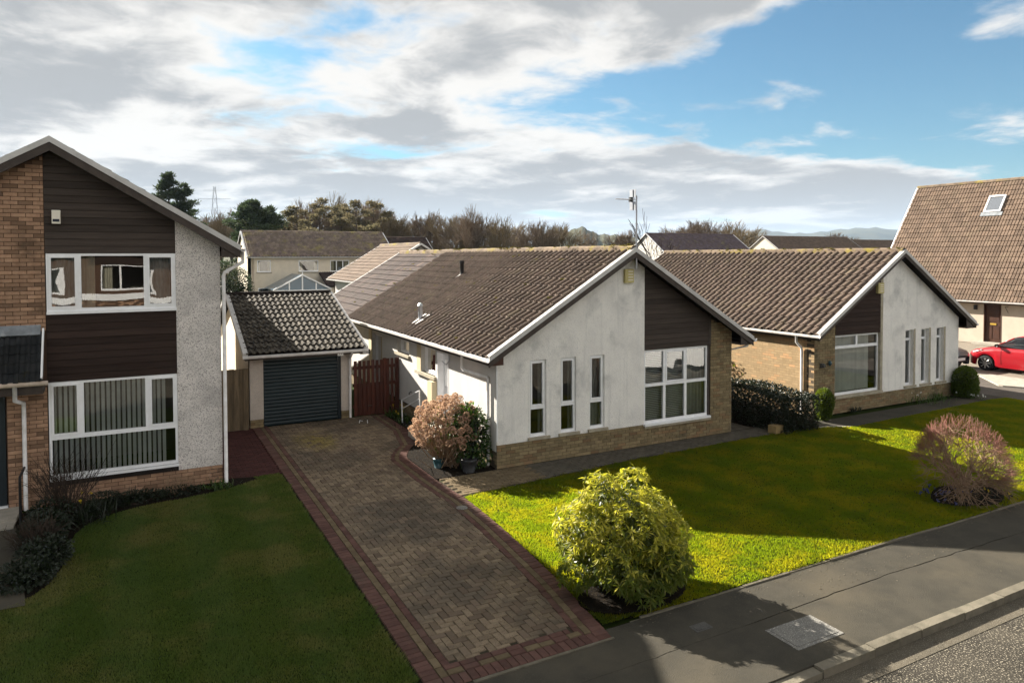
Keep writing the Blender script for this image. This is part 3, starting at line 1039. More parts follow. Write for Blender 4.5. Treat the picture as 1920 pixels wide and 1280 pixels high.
def pav(k, x0, x1, y0, y1, rot=0.0):
    if x1 - x0 < 0.025 or y1 - y0 < 0.025:
        return
    z = -0.022 + random.uniform(-.005, .004) + 0.004 * math.sin(x0 * 1.7) * math.sin(y0 * 0.9)
    c, s = math.cos(rot), math.sin(rot)
    w, h = x1 - x0 - 0.007, y1 - y0 - 0.007
    pv[k].append((np.array(((x0 + x1) / 2, (y0 + y1) / 2, z)), np.array((w * c, w * s, 0)), np.array((-h * s, h * c, 0)), np.array((0, 0, 0.055))))


def herring(x0, x1f, y0, y1, k='b'):
    g = 0.1
    for j in range(int(y0 / g) - 1, int(y1 / g) + 2):
        for i in range(int(x0 / g) - 2, int(-0.3 / g)):
            v = (i - j) % 4
            if v == 0:
                a = (i * g, (i + 2) * g, j * g, (j + 1) * g)
            elif v == 3:
                a = (i * g, (i + 1) * g, j * g, (j + 2) * g)
            else:
                continue
            xm = x1f((a[2] + a[3]) / 2)
            pav(k, max(a[0], x0), min(a[1], xm), max(a[2], y0), min(a[3], y1))


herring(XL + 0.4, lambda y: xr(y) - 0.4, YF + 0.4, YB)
y = YF
while y < YB - 0.02:
    pav('r', XL, XL + 0.2, y, y + 0.1)
    xq = xr(y + 0.05)
    an = math.atan2(xr(y + 0.1) - xr(y), 0.1)
    if not (-1.22 < y < -0.08 and False):
        pav('r', xq - 0.2, xq, y, y + 0.1, -an * 0.6)
    y += 0.1
y = YF + 0.2
while y < YB - 0.02:
    xq = xr(y + 0.1)
    an = math.atan2(xr(y + 0.2) - xr(y), 0.2)
    pav('y', XL + 0.2, XL + 0.3, y, y + 0.2)
    pav('r', XL + 0.3, XL + 0.4, y + 0.1, y + 0.3)
    pav('y', xq - 0.3, xq - 0.2, y, y + 0.2, -an * 0.6)
    pav('r', xq - 0.4, xq - 0.3, y, y + 0.2, -an * 0.6)
    y += 0.2
xq = xr(YF)
x = XL + 0.2
while x < xq - 0.2:
    pav('r', x, x + 0.1, YF, YF + 0.2)
    x += 0.1
x = XL + 0.3
while x < xq - 0.3:
    pav('y' if int(x * 5) % 3 else 'r', x, min(x + 0.2, xq - 0.3), YF + 0.2, YF + 0.3)
    pav('r', x, min(x + 0.2, xq - 0.4), YF + 0.3, YF + 0.4)
    x += 0.2
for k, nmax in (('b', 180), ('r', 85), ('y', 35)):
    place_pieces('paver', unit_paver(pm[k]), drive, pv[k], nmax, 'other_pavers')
MB().prism([(XL + 0.5, YF - 0.05, -0.03), (xq + 0.02, YF - 0.03, -0.03), (xq + 0.02, YF - 0.002, -0.03), (XL + 0.5, YF - 0.002, -0.03)],
           [(XL + 0.5, YF - 0.05, -0.006), (xq + 0.02, YF - 0.03, -0.006), (xq + 0.02, YF - 0.002, -0.006), (XL + 0.5, YF - 0.002, -0.006)]
           ).build('edge_haunch', 'kerb_stone', drive)
# pavement in front of the drive runs up to the pavers
slab_sheet('pavement_crossing', [(-14, -6.56), (-1.40, -6.56), (-1.40, -6.70), (-1.82, -6.79), (-4.25, -6.82), (-14, -6.82)], -0.11, -0.0265, 'pavement')

# paths round the houses
path = slab_sheet('path', [(-1.40, -1.25), (3.0, -0.83), (8.2, -0.66), (8.2, 0.0), (7.75, 0.35), (7.75, 12), (6.97, 12), (6.97, -0.02), (-0.02, -0.02), (-1.40, -0.05)], -0.09, -0.014, 'joint_sand')
items_p, items_s = [], []
for j in range(13):
    y0 = -0.105 * (j + 1)
    x = -1.38 - (0.105 if j % 2 else 0)
    while x < 8.2:
        lim = -1.23 + (0.42 * (x + 1.4) / 4.4 if x < 3 else 0.42 + 0.17 * (x - 3) / 5.2)
        if y0 > lim - 0.02 and x > -1.40:
            it = (np.array((x + 0.105, y0 + 0.052, -0.026 + random.uniform(-.003, .003))), np.array((0.203, 0, 0)), np.array((0, 0.098, 0)), np.array((0, 0, 0.055)))
            (items_p if x < 0.6 else items_s).append(it)
        x += 0.21
place_pieces('paver', unit_paver('paver_yellow'), path, items_p, 90, 'other_pavers')
place_pieces('paver', unit_paver('slab_grey'), path, items_s, 200, 'other_pavers')
items = []
for j in range(20):
    for i in range(4):
        items.append((np.array((7.07 + 0.2 * i, 0.1 + 0.6 * j + 0.3, -0.026)), np.array((0.192, 0, 0)), np.array((0, 0.59, 0)), np.array((0, 0, 0.05))))
place_pieces('slab', unit_paver('slab_grey'), path, items, 30, 'other_slabs')

red_path = slab_sheet('side_path', [(-5.38, 2.0), (-4.23, 2.02), (-4.23, 14), (-5.38, 14)], -0.09, -0.016, 'joint_sand')
items = []
for j in range(60):
    for i in range(6):
        items.append((np.array((-5.28 + 0.2 * i - (0.1 if j % 2 else 0) + 0.05, 2.07 + 0.1 * j, -0.030 + random.uniform(-.002, .002))), np.array((0.192, 0, 0)), np.array((0, 0.093, 0)), np.array((0, 0, 0.05))))
place_pieces('paver', unit_paver('slab_red'), red_path, items, 120, 'other_pavers')

slab_sheet('asphalt_path', [(9.6, -0.75), (10.1, -1.15), (17.4, -0.85), (18.2, -0.95), (18.2, -0.1), (17.4, -0.15), (10.3, -0.25), (9.6, -0.1)], -0.09, -0.012, 'pavement')
slab_sheet('kerb_of_path', [(8.7, -0.80), (9.62, -0.72), (10.35, -1.10), (10.05, -1.25), (9.0, -1.02)], -0.08, -0.004, 'concrete')
slab_sheet('neighbour_drive', [(18.2, -6.5), (18.2, -0.2), (17.5, 0.6), (17.5, 14), (22.2, 14), (22.2, -6.5)], -0.10, -0.016, 'drive_grey')
slab_sheet('gravel_drive', [(22.2, -6.5), (22.2, 14), (32.2, 14), (32.2, -6.5)], -0.10, -0.008, 'gravel')
slab_sheet('drive_kerb', [(20.2, 0.2), (20.2, 0.35), (22.2, 2.3), (22.35, 2.2), (22.35, -3.0), (22.2, -3.0)], -0.08, 0.03, 'concrete')

def chaikin(pts, n=2):
    """round the corners of an outline"""
    for _ in range(n):
        q = []
        for a, b in zip(pts, pts[1:] + pts[:1]):
            q += [(a[0] * .75 + b[0] * .25, a[1] * .75 + b[1] * .25), (a[0] * .25 + b[0] * .75, a[1] * .25 + b[1] * .75)]
        pts = q
    return pts


# planting beds
BED_MAIN = [(xr(y) + 0.01, y) for y in np.linspace(-0.03, 6.3, 30)] + [(-0.02, 6.3), (-0.02, -0.03)]
slab_sheet('flower_bed', BED_MAIN, -0.09, 0.012, 'soil')
BED_LEFT = chaikin([(-4.2, 2.1), (-5.65, 1.23), (-7.0, 1.15), (-7.95, 0.5), (-7.95, -1.6), (-8.45, -2.5), (-9.6, -2.5), (-9.6, 2.2)])
slab_sheet('flower_bed', BED_LEFT, -0.09, 0.014, 'soil')
BED_TWIG = [(7.3 + 0.85 * math.cos(a) + 0.1 * math.cos(3 * a), -5.85 + 0.55 * math.sin(a)) for a in np.linspace(0, 2 * math.pi, 24)[:-1]]
slab_sheet('flower_bed', BED_TWIG, -0.09, 0.016, 'soil')
BED_RHO = [(-0.9 + 0.85 * math.cos(a), -5.98 + 0.50 * math.sin(a)) for a in np.linspace(0, 2 * math.pi, 24)[:-1]]
slab_sheet('flower_bed', BED_RHO, -0.09, 0.017, 'soil')
slab_sheet('flower_bed', [(7.78, 0.4), (8.15, -0.1), (9.5, -0.6), (10.2, 0.05), (10.2, 10), (7.78, 10)], -0.09, 0.010, 'soil')
sheet('left_slabs', [(-12, -2.4), (-8.3, -2.45), (-8.6, -0.3), (-9.0, 1.9), (-12, 1.9)], 0.018, 'pavement')

LAWN_LEFT = [(-4.27, -6.5), (-4.27, 1.9), (-9.0, 1.8), (-9.5, -2.6), (-14, -2.6), (-14, -6.5)]
LAWN_RIGHT = [(xr(y) + 0.03, y) for y in np.linspace(-1.30, -6.48, 14)] + [(18.15, -6.49), (18.15, -0.98), (17.4, -0.88), (10.35, -1.18), (9.55, -0.85), (8.2, -0.70), (3.0, -0.87)]
sheet('lawn', LAWN_LEFT, -0.004, 'lawn_soil')
sheet('lawn', LAWN_RIGHT, -0.004, 'lawn_soil')


def in_poly(P, poly):
    x, y = P[:, 0], P[:, 1]
    r = np.zeros(len(P), bool)
    n = len(poly)
    for i in range(n):
        x0, y0 = poly[i]
        x1, y1 = poly[(i + 1) % n]
        if y0 == y1:
            continue
        c = ((y0 > y) != (y1 > y)) & (x < (x1 - x0) * (y - y0) / (y1 - y0) + x0)
        r ^= c
    return r


def grass(label, poly, dens, mat, holes=(), lay=0.005):
    a = np.array(poly)
    lo, hi = a.min(0), a.max(0)
    n = int((hi[0] - lo[0]) * (hi[1] - lo[1]) * dens)
    P = rng.random((n, 2)) * (hi - lo) + lo
    P = P[in_poly(P, poly)]
    for h in holes:
        P = P[~in_poly(P, h)]
    d = np.hypot(P[:, 0] - CAM[0], P[:, 1] - CAM[1])
    keep = rng.random(len(P)) < np.clip((11.0 / d), 0.3, 1)
    P, d = P[keep], d[keep]
    n = len(P)
    wd = 0.0065 * np.clip(d / 11.0, 1, 3) * (0.7 + 0.6 * rng.random(n))
    h = (0.014 + 0.018 * rng.random(n)) * (1 + 0.25 * np.sin(P[:, 0] * 1.9) * np.sin(P[:, 1] * 2.3))
    th = rng.random(n) * 2 * np.pi
    ph = rng.random(n) * 2 * np.pi
    ln = 0.013 * rng.random(n)
    stripe = np.sign(np.sin(P[:, 0] * 2 * np.pi / 1.05)) * lay        # mower passes lay the blades over
    V = np.zeros((n, 3, 3), np.float32)
    V[:, 0, 0] = P[:, 0] - np.cos(th) * wd
    V[:, 0, 1] = P[:, 1] - np.sin(th) * wd
    V[:, 1, 0] = P[:, 0] + np.cos(th) * wd
    V[:, 1, 1] = P[:, 1] + np.sin(th) * wd
    V[:, 0:2, 2] = -0.006
    V[:, 2, 0] = P[:, 0] + np.cos(ph) * ln
    V[:, 2, 1] = P[:, 1] + np.sin(ph) * ln + stripe
    V[:, 2, 2] = h
    me = mesh_np('grass', V.reshape(-1, 3), np.arange(n * 3).reshape(-1, 3), mat, np.repeat(rng.random(n), 3))
    o = link('grass', me)
    return tag(o, label, 'grass', kind='stuff')


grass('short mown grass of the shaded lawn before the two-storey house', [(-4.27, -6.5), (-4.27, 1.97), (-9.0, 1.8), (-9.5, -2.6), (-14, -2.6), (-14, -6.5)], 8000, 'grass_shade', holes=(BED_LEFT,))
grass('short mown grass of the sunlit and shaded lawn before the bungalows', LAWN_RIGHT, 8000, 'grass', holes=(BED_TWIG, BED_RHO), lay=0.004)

# covers set in the ground
mc = thing('manhole_cover', 'pale square inspection cover set in the asphalt pavement', 'manhole cover', (0.38, -7.78, -0.03))
cv = MB()
cv.box(-0.02, 0.80, -8.03, -7.52, -0.06, -0.020)
cv.build('frame', 'cover_grey', mc)
MB().box(0.03, 0.75, -7.98, -7.57, -0.05, -0.015).build('lid', 'cover_grey', mc)
sc_ = thing('stopcock_cover', 'small dark square stopcock cover in the shaded pavement', 'cover', (-0.67, -7.08, -0.03))
MB().box(-0.80, -0.54, -7.16, -7.00, -0.05, -0.018).build('frame', 'iron', sc_)
MB().box(-0.77, -0.57, -7.135, -7.025, -0.05, -0.013).build('lid', 'iron', sc_)
dc = thing('drain_cover', 'round pale drain cover in the red border of the drive', 'drain cover', (-1.646, -1.824, 0))
MB().tube([(-1.646, -1.824, -0.03), (-1.646, -1.824, 0.012)], 0.105, 20).build('frame', 'cover_grey', dc)
MB().tube([(-1.646, -1.824, -0.03), (-1.646, -1.824, 0.017)], 0.075, 20).build('lid', 'cover_grey', dc)


def fringe(label, lines, mat, dens=260):
    """longer unmown blades along lawn edges"""
    A, T = [], []
    for (x0, y0), (x1, y1), (ox, oy) in lines:
        n = int(math.hypot(x1 - x0, y1 - y0) * dens)
        t = rng.random(n)
        k = np.clip(np.sin(t * 37) * .5 + np.sin(t * 91 + 2) * .5, -.3, 1)
        p = np.stack([x0 + (x1 - x0) * t, y0 + (y1 - y0) * t, np.full(n, -.01)], 1) + rng.normal(size=(n, 3)) * (.012, .012, 0)
        h = rng.uniform(.02, .05, n) * (1 + .8 * k)
        q = p + np.stack([ox * h * rng.uniform(.2, 1.3, n), oy * h * rng.uniform(.2, 1.3, n), h * .8], 1) + rng.normal(size=(n, 3)) * .008
        A.append(p), T.append(q)
    A, T = np.concatenate(A), np.concatenate(T)
    n = len(A)
    th = rng.random(n) * 6.28
    V = np.stack([A + np.stack([np.cos(th), np.sin(th), 0 * th], 1) * .007, A - np.stack([np.cos(th), np.sin(th), 0 * th], 1) * .007, T], 1)
    me = mesh_np('grass_fringe', V.reshape(-1, 3), np.arange(3 * n).reshape(-1, 3), mat, np.repeat(rng.random(n), 3))
    tag(link('grass_fringe', me), label, 'grass', kind='stuff')


rl = [((xr(y) + .03, y), (xr(y + .5) + .03, y + .5), (-1, 0)) for y in np.arange(-6.3, -1.4, .5)]
fringe('ragged longer grass along the edges of the sunlit lawn', rl + [((-1.3, -6.49), (18, -6.49), (0, -1)), ((-1.3, -1.29), (3.0, -.87), (0, 1)), ((3.0, -.87), (8.2, -.7), (0, 1))], 'grass')
fringe('ragged longer grass along the edges of the shaded lawn', [((-4.26, -6.5), (-4.26, 1.9), (1, 0)), ((-14, -6.49), (-4.27, -6.49), (0, -1))], 'grass_shade')


def grit():
    """gravel, crumbs and dead leaf scraps that collect along the pavement edge and kerb"""
    P = []
    for n, (x0, x1), y0, sd in ((420, (-1.2, 12), -6.62, .07), (130, (1.0, 4.5), -6.95, .16), (260, (-4, 12), -8.55, .07), (40, (-4, 9), -7.7, .35)):
        P.append(np.stack([rng.uniform(x0, x1, n), y0 - np.abs(rng.normal(size=n)) * sd, np.full(n, -.018 if y0 > -8.4 else -.116)], 1))
    P = np.concatenate(P)
    n = len(P)
    s = rng.uniform(.004, .011, n)[:, None, None]
    base = np.array([(1, 0, 0), (-.5, .87, 0), (-.5, -.87, 0), (0, 0, .9)])
    V = P[:, None, :] + base[None] * s * rng.uniform(.6, 1.4, (n, 1, 3))
    F = (np.array([(0, 1, 3), (1, 2, 3), (2, 0, 3)])[None] + (np.arange(n) * 4)[:, None, None]).reshape(-1, 3)
    tag(link('grit', mesh_np('grit', V.reshape(-1, 3), F, 'grit', np.repeat(rng.random(n), 4))), 'loose grit and crumbs scattered along the pavement edge', 'grit', kind='stuff')


M('grit', (0.15, 0.135, 0.105), (0.07, 0.055, 0.035), 3.0, rnd=0.4, rough=0.95)
grit()

# ------------------------------------------------------------------ houses
def roof_line(a0, a1, ze, zr, drop=0.10):
    am, sl = (a0 + a1) / 2, (zr - ze) / ((a1 - a0) / 2)
    return lambda u: (ze + sl * (u - a0) if u < am else ze + sl * (a1 - u)) - drop


def box_end(parent, f, a_tip, a_wall, ze, slope, n, mat='timber_dark', fh=0.17):
    s = abs(a_wall - a_tip)
    MB().lpoly(f, [(a_tip, ze - fh), (a_wall, ze - fh), (a_wall, ze - 0.05 + slope * s), (a_tip, ze - 0.05)], n - 0.02, n).build('eave_box', mat, parent)


def alarm_box(parent, f, u0, u1, z0, z1, body, slots=None):
    mb = MB().lbox(f, u0, u1, z0, z1, 0.0, 0.09)
    b = mb.build('alarm_box', body, parent)
    if slots:
        s = MB()
        k = 4
        for i in range(k):
            za = z0 + (z1 - z0) * (0.2 + 0.62 * i / (k - 1))
            s.lbox(f, u0 + (u1 - u0) * .35, u1 - .03, za - .012, za + .012, 0.09, 0.096)
        s.build('louvre', slots, b)
    return b


# ---- the main bungalow
W = 6.947
AB = dict(a0=-0.338, a1=7.352, b0=-0.357, b1=16.45, ze=2.504, zr=4.815)
h1 = thing('bungalow', 'white roughcast bungalow with brown gable cladding and three slit windows', 'house', (0, 0, 0))
f = FY(0.0)
top = roof_line(AB['a0'], AB['a1'], AB['ze'], AB['zr'], 0.12)
slits = [(0.825, 1.252), (1.632, 2.054), (2.435, 2.854)]
SZ = (0.603, 2.334)
wall('render_wall', 'render_white', h1, f, 0, 4.04, 0.525, top, [(a, b, *SZ) for a, b in slits], apex=3.507, n0=0.012)
wall('cladding_backing', 'deck_dark', h1, f, 4.04, 6.20, 2.346, top, n0=-0.015)
wall('brick_backing', 'mortar_dark', h1, f, 0, 4.04, 0, 0.525, n0=-0.010)
wall('brick_backing', 'mortar_dark', h1, f, 4.04, 6.20, 0, 0.5345, n0=-0.010)
wall('brick_backing', 'mortar_dark', h1, f, 6.20, W, 0, top, n0=-0.010)
bi = brick_items(f, 0, W, 0, 0.525) + brick_items(f, 6.20, W, 0.525, 3.3, inside=lambda u, z: z < top(u) + 0.05, off=1)
place_pieces('brick', unit_cube('brick_buff'), h1, bi, 300)
boards(h1, f, 4.045, 6.17, 2.352, lambda u: top(u) + 0.02, 0.0, 'clad_brown', 0.125)
lbox('corner_trim', 'timber_dark', h1, f, 6.135, 6.20, 2.35, top(6.2) + 0.03, 0.0, 0.022)
lbox('corner_trim', 'timber_dark', h1, f, 6.12, 6.165, 0.535, 2.35, -0.05, 0.004)
for i, (a, b) in enumerate(slits):
    w = window(h1, f, a, b, *SZ, [(a + .045, b - .045, SZ[0] + .06, 1.215), (a + .045, b - .045, 1.285, SZ[1] - .045)], n=-0.045, fw=0.045, sash=(1,))
    lbox('sill', 'sill_stone', w, f, a - 0.06, b + 0.08, SZ[0] - 0.065, SZ[0] - 0.002, -0.12, 0.065)
    if i < 2:
        curtain(w, f, a + .02, a + .14, .62, 2.30, -0.22, 'curtain_grey', 1.5)
        curtain(w, f, b - .10, b - .02, .62, 2.30, -0.22, 'curtain_grey', 1)
    else:
        curtain(w, f, a + .04, b - .03, .62, 2.30, -0.22, 'curtain_grey', 4)
gp = grid_panes(4.045, 6.117, 0.535, 2.346, [4.70, 5.385], [1.474], fw=0.055, bw=0.075)
w = window(h1, f, 4.045, 6.117, 0.535, 2.346, gp, n=-0.03, fw=0.055, sash=(4,), bow=0.0016)
lbox('sill', 'upvc', w, f, 4.03, 6.16, 0.485, 0.535, -0.05, 0.075)
lbox('stone_sill', 'sill_stone', w, f, 4.045, 6.19, 0.425, 0.483, -0.05, 0.045)
venetian(w, f, 4.10, 5.42, 0.60, 2.30, -0.16, 0.045)
curtain(w, f, 5.43, 6.08, 0.60, 2.30, -0.17, 'curtain_grey', 6)
MB().box(0.5, 6.6, 2.4, 2.5, 0.3, 2.4).build('room_partition', 'room', h1)
MB().box(0.25, 6.7, 0.25, 16, 0.28, 0.30).build('floor', 'room', h1)
MB().box(0.02, 6.92, 0.02, 16.2, 2.37, 2.40).build('ceiling', 'room', h1)
alarm_box(h1, f, 3.40, 3.655, 4.02, 4.35, 'alarm_yellow', 'alarm_white')
# side wall towards the drive
g = FX(0.0)
SW = [(3.57, 4.62, 1.50, 2.21), (5.60, 6.63, 1.80, 2.20), (8.15, 9.20, 0.45, 2.12), (2.68, 3.45, 0.42, 2.20)]
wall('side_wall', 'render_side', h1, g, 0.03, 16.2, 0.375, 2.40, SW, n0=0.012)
wall('brick_backing', 'mortar_dark', h1, g, 0.03, 16.2, 0, 0.375, n0=-0.010)
join_pieces('side_bricks', unit_cube('brick_buff'), h1, brick_items(g, 0.0, 12.0, 0, 0.375))
lbox('plinth_bead', 'black', h1, g, 3.6, 12, 0.372, 0.388, 0.0, 0.03)
lbox('corner_bead', 'upvc', h1, f, -0.012, 0.012, 0.60, 2.30, 0.0, 0.016)
w = window(h1, g, 3.57, 4.62, 1.50, 2.21, [(3.63, 4.56, 1.57, 2.15)], n=-0.10, sill=None)
lbox('sill', 'sill_stone', w, g, 3.50, 4.95, 1.42, 1.50, -0.05, 0.09)
venetian(w, g, 3.64, 4.55, 1.57, 2.15, -0.2, 0.06)
lbox('reveal', 'beige', h1, g, 4.62, 4.92, 1.50, 2.30, 0.012, 0.03)
w = window(h1, g, 5.60, 6.63, 1.80, 2.20, [(5.66, 6.57, 1.87, 2.14)], n=-0.10)
lbox('sill', 'sill_stone', w, g, 5.5, 6.75, 1.73, 1.80, -0.05, 0.08)
w = window(h1, g, 8.15, 9.20, 0.45, 2.12, [(8.21, 9.14, 0.52, 2.06)], n=-0.10)
lbox('reveal', 'beige', h1, g, 9.2, 9.5, 0.45, 2.25, 0.012, 0.05)
d = lbox('door', 'upvc', h1, g, 2.72, 3.41, 0.46, 2.17, -0.20, -0.15)
MB().lbox(g, 2.68, 2.72, 0.42, 2.20, -0.22, 0.02).lbox(g, 3.41, 3.45, 0.42, 2.20, -0.22, 0.02).lbox(g, 2.72, 3.41, 2.17, 2.20, -0.22, 0.02).build('door_frame', 'upvc', d)
pane(g, 2.85, 3.28, 1.3, 2.0, -0.145, d)
lbox('meter_box', 'beige', h1, g, 3.46, 3.78, 0.62, 1.38, 0.012, 0.16)
st = MB().box(-0.75, -0.01, 2.5, 3.65, 0.0, 0.20).box(-0.45, -0.01, 2.5, 3.65, 0.20, 0.40)
st.build('door_step', 'concrete', h1)
hr = MB().tube([(-0.40, 5.10, 0.02), (-0.40, 5.15, 0.64), (-0.36, 3.85, 1.12), (-0.36, 3.80, 0.05)], 0.018, 6)
hr.tube([(-0.40, 5.12, 0.40), (-0.37, 3.84, 0.90)], 0.014, 6)
hr.build('handrail', 'upvc', h1)
MB().tube([(-0.03, 5.38, 0.80), (-0.09, 5.38, 0.78), (-0.10, 5.38, 0.72)], 0.018, 6).build('garden_tap', 'iron', h1)
MB().tube([(-0.03, 2.62, 2.30), (-0.05, 2.55, 2.05), (-0.05, 2.75, 1.93), (-0.04, 3.05, 1.98)], 0.012, 5).build('cable', 'metal_grey', h1)
# other walls
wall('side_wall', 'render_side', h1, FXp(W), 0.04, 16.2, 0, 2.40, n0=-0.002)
wall('rear_wall', 'render_side', h1, FYp(16.2), 0, W, 0, top, apex=3.507, n0=0.0)


def skip_main(u, s):
    return False


gable_roof(h1, (0, 0, 0), (1, 0, 0), (0, 1, 0), **AB, kind0='bold', mat0='tile_brown', n0=300, n1=0, split=(11.0, 'flat', 'tile_plum', 0), gutters=(0, 1))
gt = MB()
prof = [(-0.35, 2.49), (-0.36, 2.43), (-0.40, 2.405), (-0.44, 2.43), (-0.45, 2.49), (-0.44, 2.49), (-0.43, 2.44), (-0.40, 2.42), (-0.37, 2.44), (-0.36, 2.49)]
gt.prism([(a, -0.38, z) for a, z in prof], [(a, 16.4, z) for a, z in prof])
gt.build('gutter', 'gutter_white', h1)
eaves(h1, 0, (0, 0, 0), (1, 0, 0), (0, 1, 0), AB['a0'], 0.0, -0.33, 16.3, AB['ze'])
eaves(h1, 0, (0, 0, 0), (1, 0, 0), (0, 1, 0), AB['a1'], W, -0.33, 16.3, AB['ze'])
sl1 = 0.601
fb = FY(-0.357)
box_end(h1, fb, AB['a0'], 0.0, AB['ze'], sl1, -0.03, 'door_brown')
box_end(h1, fb, AB['a1'], W, AB['ze'], sl1, -0.03)
pipe('downpipe', 'gutter_white', h1, [(-0.40, 0.97, 2.42), (-0.40, 0.97, 2.12), (-0.36, 0.93, 2.07)], 0.036)
pipe('downpipe', 'gutter_white', h1, [(-0.36, 0.93, 2.07), (-0.07, 0.33, 1.98), (-0.06, 0.31, 1.92), (-0.06, 0.31, 0.02)], 0.034)
pipe('downpipe', 'gutter_white', h1, [(W + 0.42, -0.15, 2.40), (W + 0.42, -0.15, 2.28), (W + 0.07, 0.12, 2.16), (W + 0.07, 0.12, 0.02)], 0.034)
# roof furniture: position on the left-hand slope at (x, y)
rz = lambda x: AB['ze'] + sl1 * (x - AB['a0'])
fl = pipe('flue', 'metal_grey', h1, [(0.19, 5.2, rz(.19) - .05), (0.19, 5.2, rz(.19) + .42)], 0.062, 12)
MB().tube([(0.19, 5.2, rz(.19) + .42), (0.19, 5.2, rz(.19) + .45), (0.19, 5.2, rz(.19) + .52)], [0.062, 0.085, 0.03], 12).tube([(0.19, 5.2, rz(.19) + .22), (0.19, 5.2, rz(.19) + .25)], 0.07, 12).build('flue_cap', 'metal_grey', fl)
MB().prism([(-.02, 4.95, rz(-.02) + .06), (.40, 4.95, rz(.40) + .06), (.40, 5.50, rz(.40) + .06), (-.02, 5.50, rz(-.02) + .06)],
           [(-.02, 4.95, rz(-.02) + .072), (.40, 4.95, rz(.40) + .072), (.40, 5.50, rz(.40) + .072), (-.02, 5.50, rz(-.02) + .072)]).build('flashing', 'verge', fl)
bp = pipe('vent_pipe', 'black', h1, [(2.19, 6.8, rz(2.19) - .05), (2.19, 6.8, rz(2.19) + .40)], 0.062, 12)
MB().tube([(2.19, 6.8, rz(2.19) + .40), (2.19, 6.8, rz(2.19) + .50)], 0.078, 12).build('vent_cap', 'black', bp)
MB().prism([(2.0, 6.7, rz(2.0) + .06), (2.3, 6.7, rz(2.3) + .06), (2.3, 7.05, rz(2.3) + .06), (2.0, 7.05, rz(2.0) + .06)],
           [(2.0, 6.7, rz(2.0) + .072), (2.3, 6.7, rz(2.3) + .072), (2.3, 7.05, rz(2.3) + .072), (2.0, 7.05, rz(2.0) + .072)]).build('flashing', 'verge', bp)
# valley line between the two roof coverings
MB().prism([(-.338, 10.96, 2.53), (3.507, 10.96, 4.84), (3.507, 11.02, 4.84), (-.338, 11.02, 2.53)],
           [(-.338, 10.96, 2.575), (3.507, 10.96, 4.885), (3.507, 11.02, 4.885), (-.338, 11.02, 2.575)]).build('roof_joint', 'deck_dark', h1)
# aerial
ae = thing('television_aerial', 'thin roof aerial on a mast at the bungalow gable peak', 'aerial', (3.54, -0.30, 4.75))
MB().tube([(3.54, -0.33, 4.35), (3.54, -0.33, 6.08)], 0.019, 8).build('mast', 'metal_grey', ae)
am_ = MB().tube([(3.54, -0.33, 6.0), (3.43, -0.33, 5.98), (2.95, -0.33, 5.99)], 0.010, 5)
for i in range(9):
    q = 3.36 - i * 0.048
    am_.tube([(q, -0.44, 5.985), (q, -0.22, 5.985)], 0.004, 4)
am_.build('boom', 'metal_grey', ae)
MB().box(3.425, 3.44, -0.44, -0.22, 5.74, 5.93).box(3.425, 3.44, -0.44, -0.22, 6.04, 6.22).box(3.41, 3.45, -0.35, -0.31, 5.74, 6.22).build('reflector', 'metal_grey', ae)
MB().box(3.33, 3.41, -0.36, -0.30, 5.93, 6.04).build('dipole', 'black', ae)

# ---- the second bungalow
h2 = thing('bungalow', 'buff brick bungalow with pale render gable and dark cladding over its window', 'house', (13.8, 0.1, 0))
B2 = dict(a0=10.115, a1=17.753, b0=-0.207, b1=11.0, ze=2.407, zr=4.786)
f = FY(0.10)
top = roof_line(B2['a0'], B2['a1'], B2['ze'], B2['zr'], 0.12)
XA, XB = 10.27, 17.276
sl2 = [(14.444, 14.854), (15.255, 15.655), (16.067, 16.455)]
SZ = (0.546, 2.302)
am2 = (B2['a0'] + B2['a1']) / 2
wall('render_wall', 'render_white', h2, f, 13.31, XB, 0.45, top, [(a, b, *SZ) for a, b in sl2], apex=am2, n0=0.012)
lbox('pilaster', 'sill_stone', h2, f, 13.205, 13.312, 0.45, top(13.25), -0.1, 0.02)
wall('cladding_backing', 'deck_dark', h2, f, 11.16, 13.21, 2.304, top, n0=-0.015)
wall('brick_backing', 'mortar_dark', h2, f, XA, XB, 0, 0.45, n0=-0.010)
wall('brick_backing', 'mortar_dark', h2, f, 11.16, 13.21, 0.45, 0.52, n0=-0.010)
wall('brick_backing', 'mortar_dark', h2, f, XA, 11.16, 0.45, top, n0=-0.010)
bi = brick_items(f, XA, XB, 0, 0.45) + brick_items(f, XA, 11.16, 0.45, 3.1, inside=lambda u, z: z < top(u) + 0.05)
place_pieces('brick', unit_cube('brick_buff'), h2, bi, 300)
boards(h2, f, 11.165, 13.20, 2.31, lambda u: top(u) + 0.02, 0.0, 'clad_plum', 0.125)
for a, b in sl2:
    w = window(h2, f, a, b, *SZ, [(a + .045, b - .045, SZ[0] + .06, 1.96), (a + .045, b - .045, 2.03, SZ[1] - .045)], n=-0.10, fw=0.045)
    lbox('sill', 'sill_stone', w, f, a - 0.07, b + 0.12, SZ[0] - 0.07, SZ[0] - 0.002, -0.12, 0.055)
    lbox('reveal', 'sill_stone', w, f, b + 0.002, b + 0.10, SZ[0], SZ[1] + 0.02, 0.0, 0.016)
    curtain(w, f, a + .03, b - .03, .60, 2.25, -0.30, 'curtain_grey', 3)
b0, b1, c0, c1 = 11.165, 13.20, 0.526, 2.304
w = window(h2, f, b0, b1, c0, c1, [(b0 + .055, b1 - .055, c0 + .07, 1.90), (b0 + .055, 12.145, 1.985, c1 - .05), (12.225, b1 - .055, 1.985, c1 - .05)], n=-0.06, fw=0.055, bow=0.0004)
lbox('sill', 'sill_stone', w, f, b0 - 0.02, b1 + 0.10, c0 - 0.08, c0 - 0.002, -0.1, 0.06)
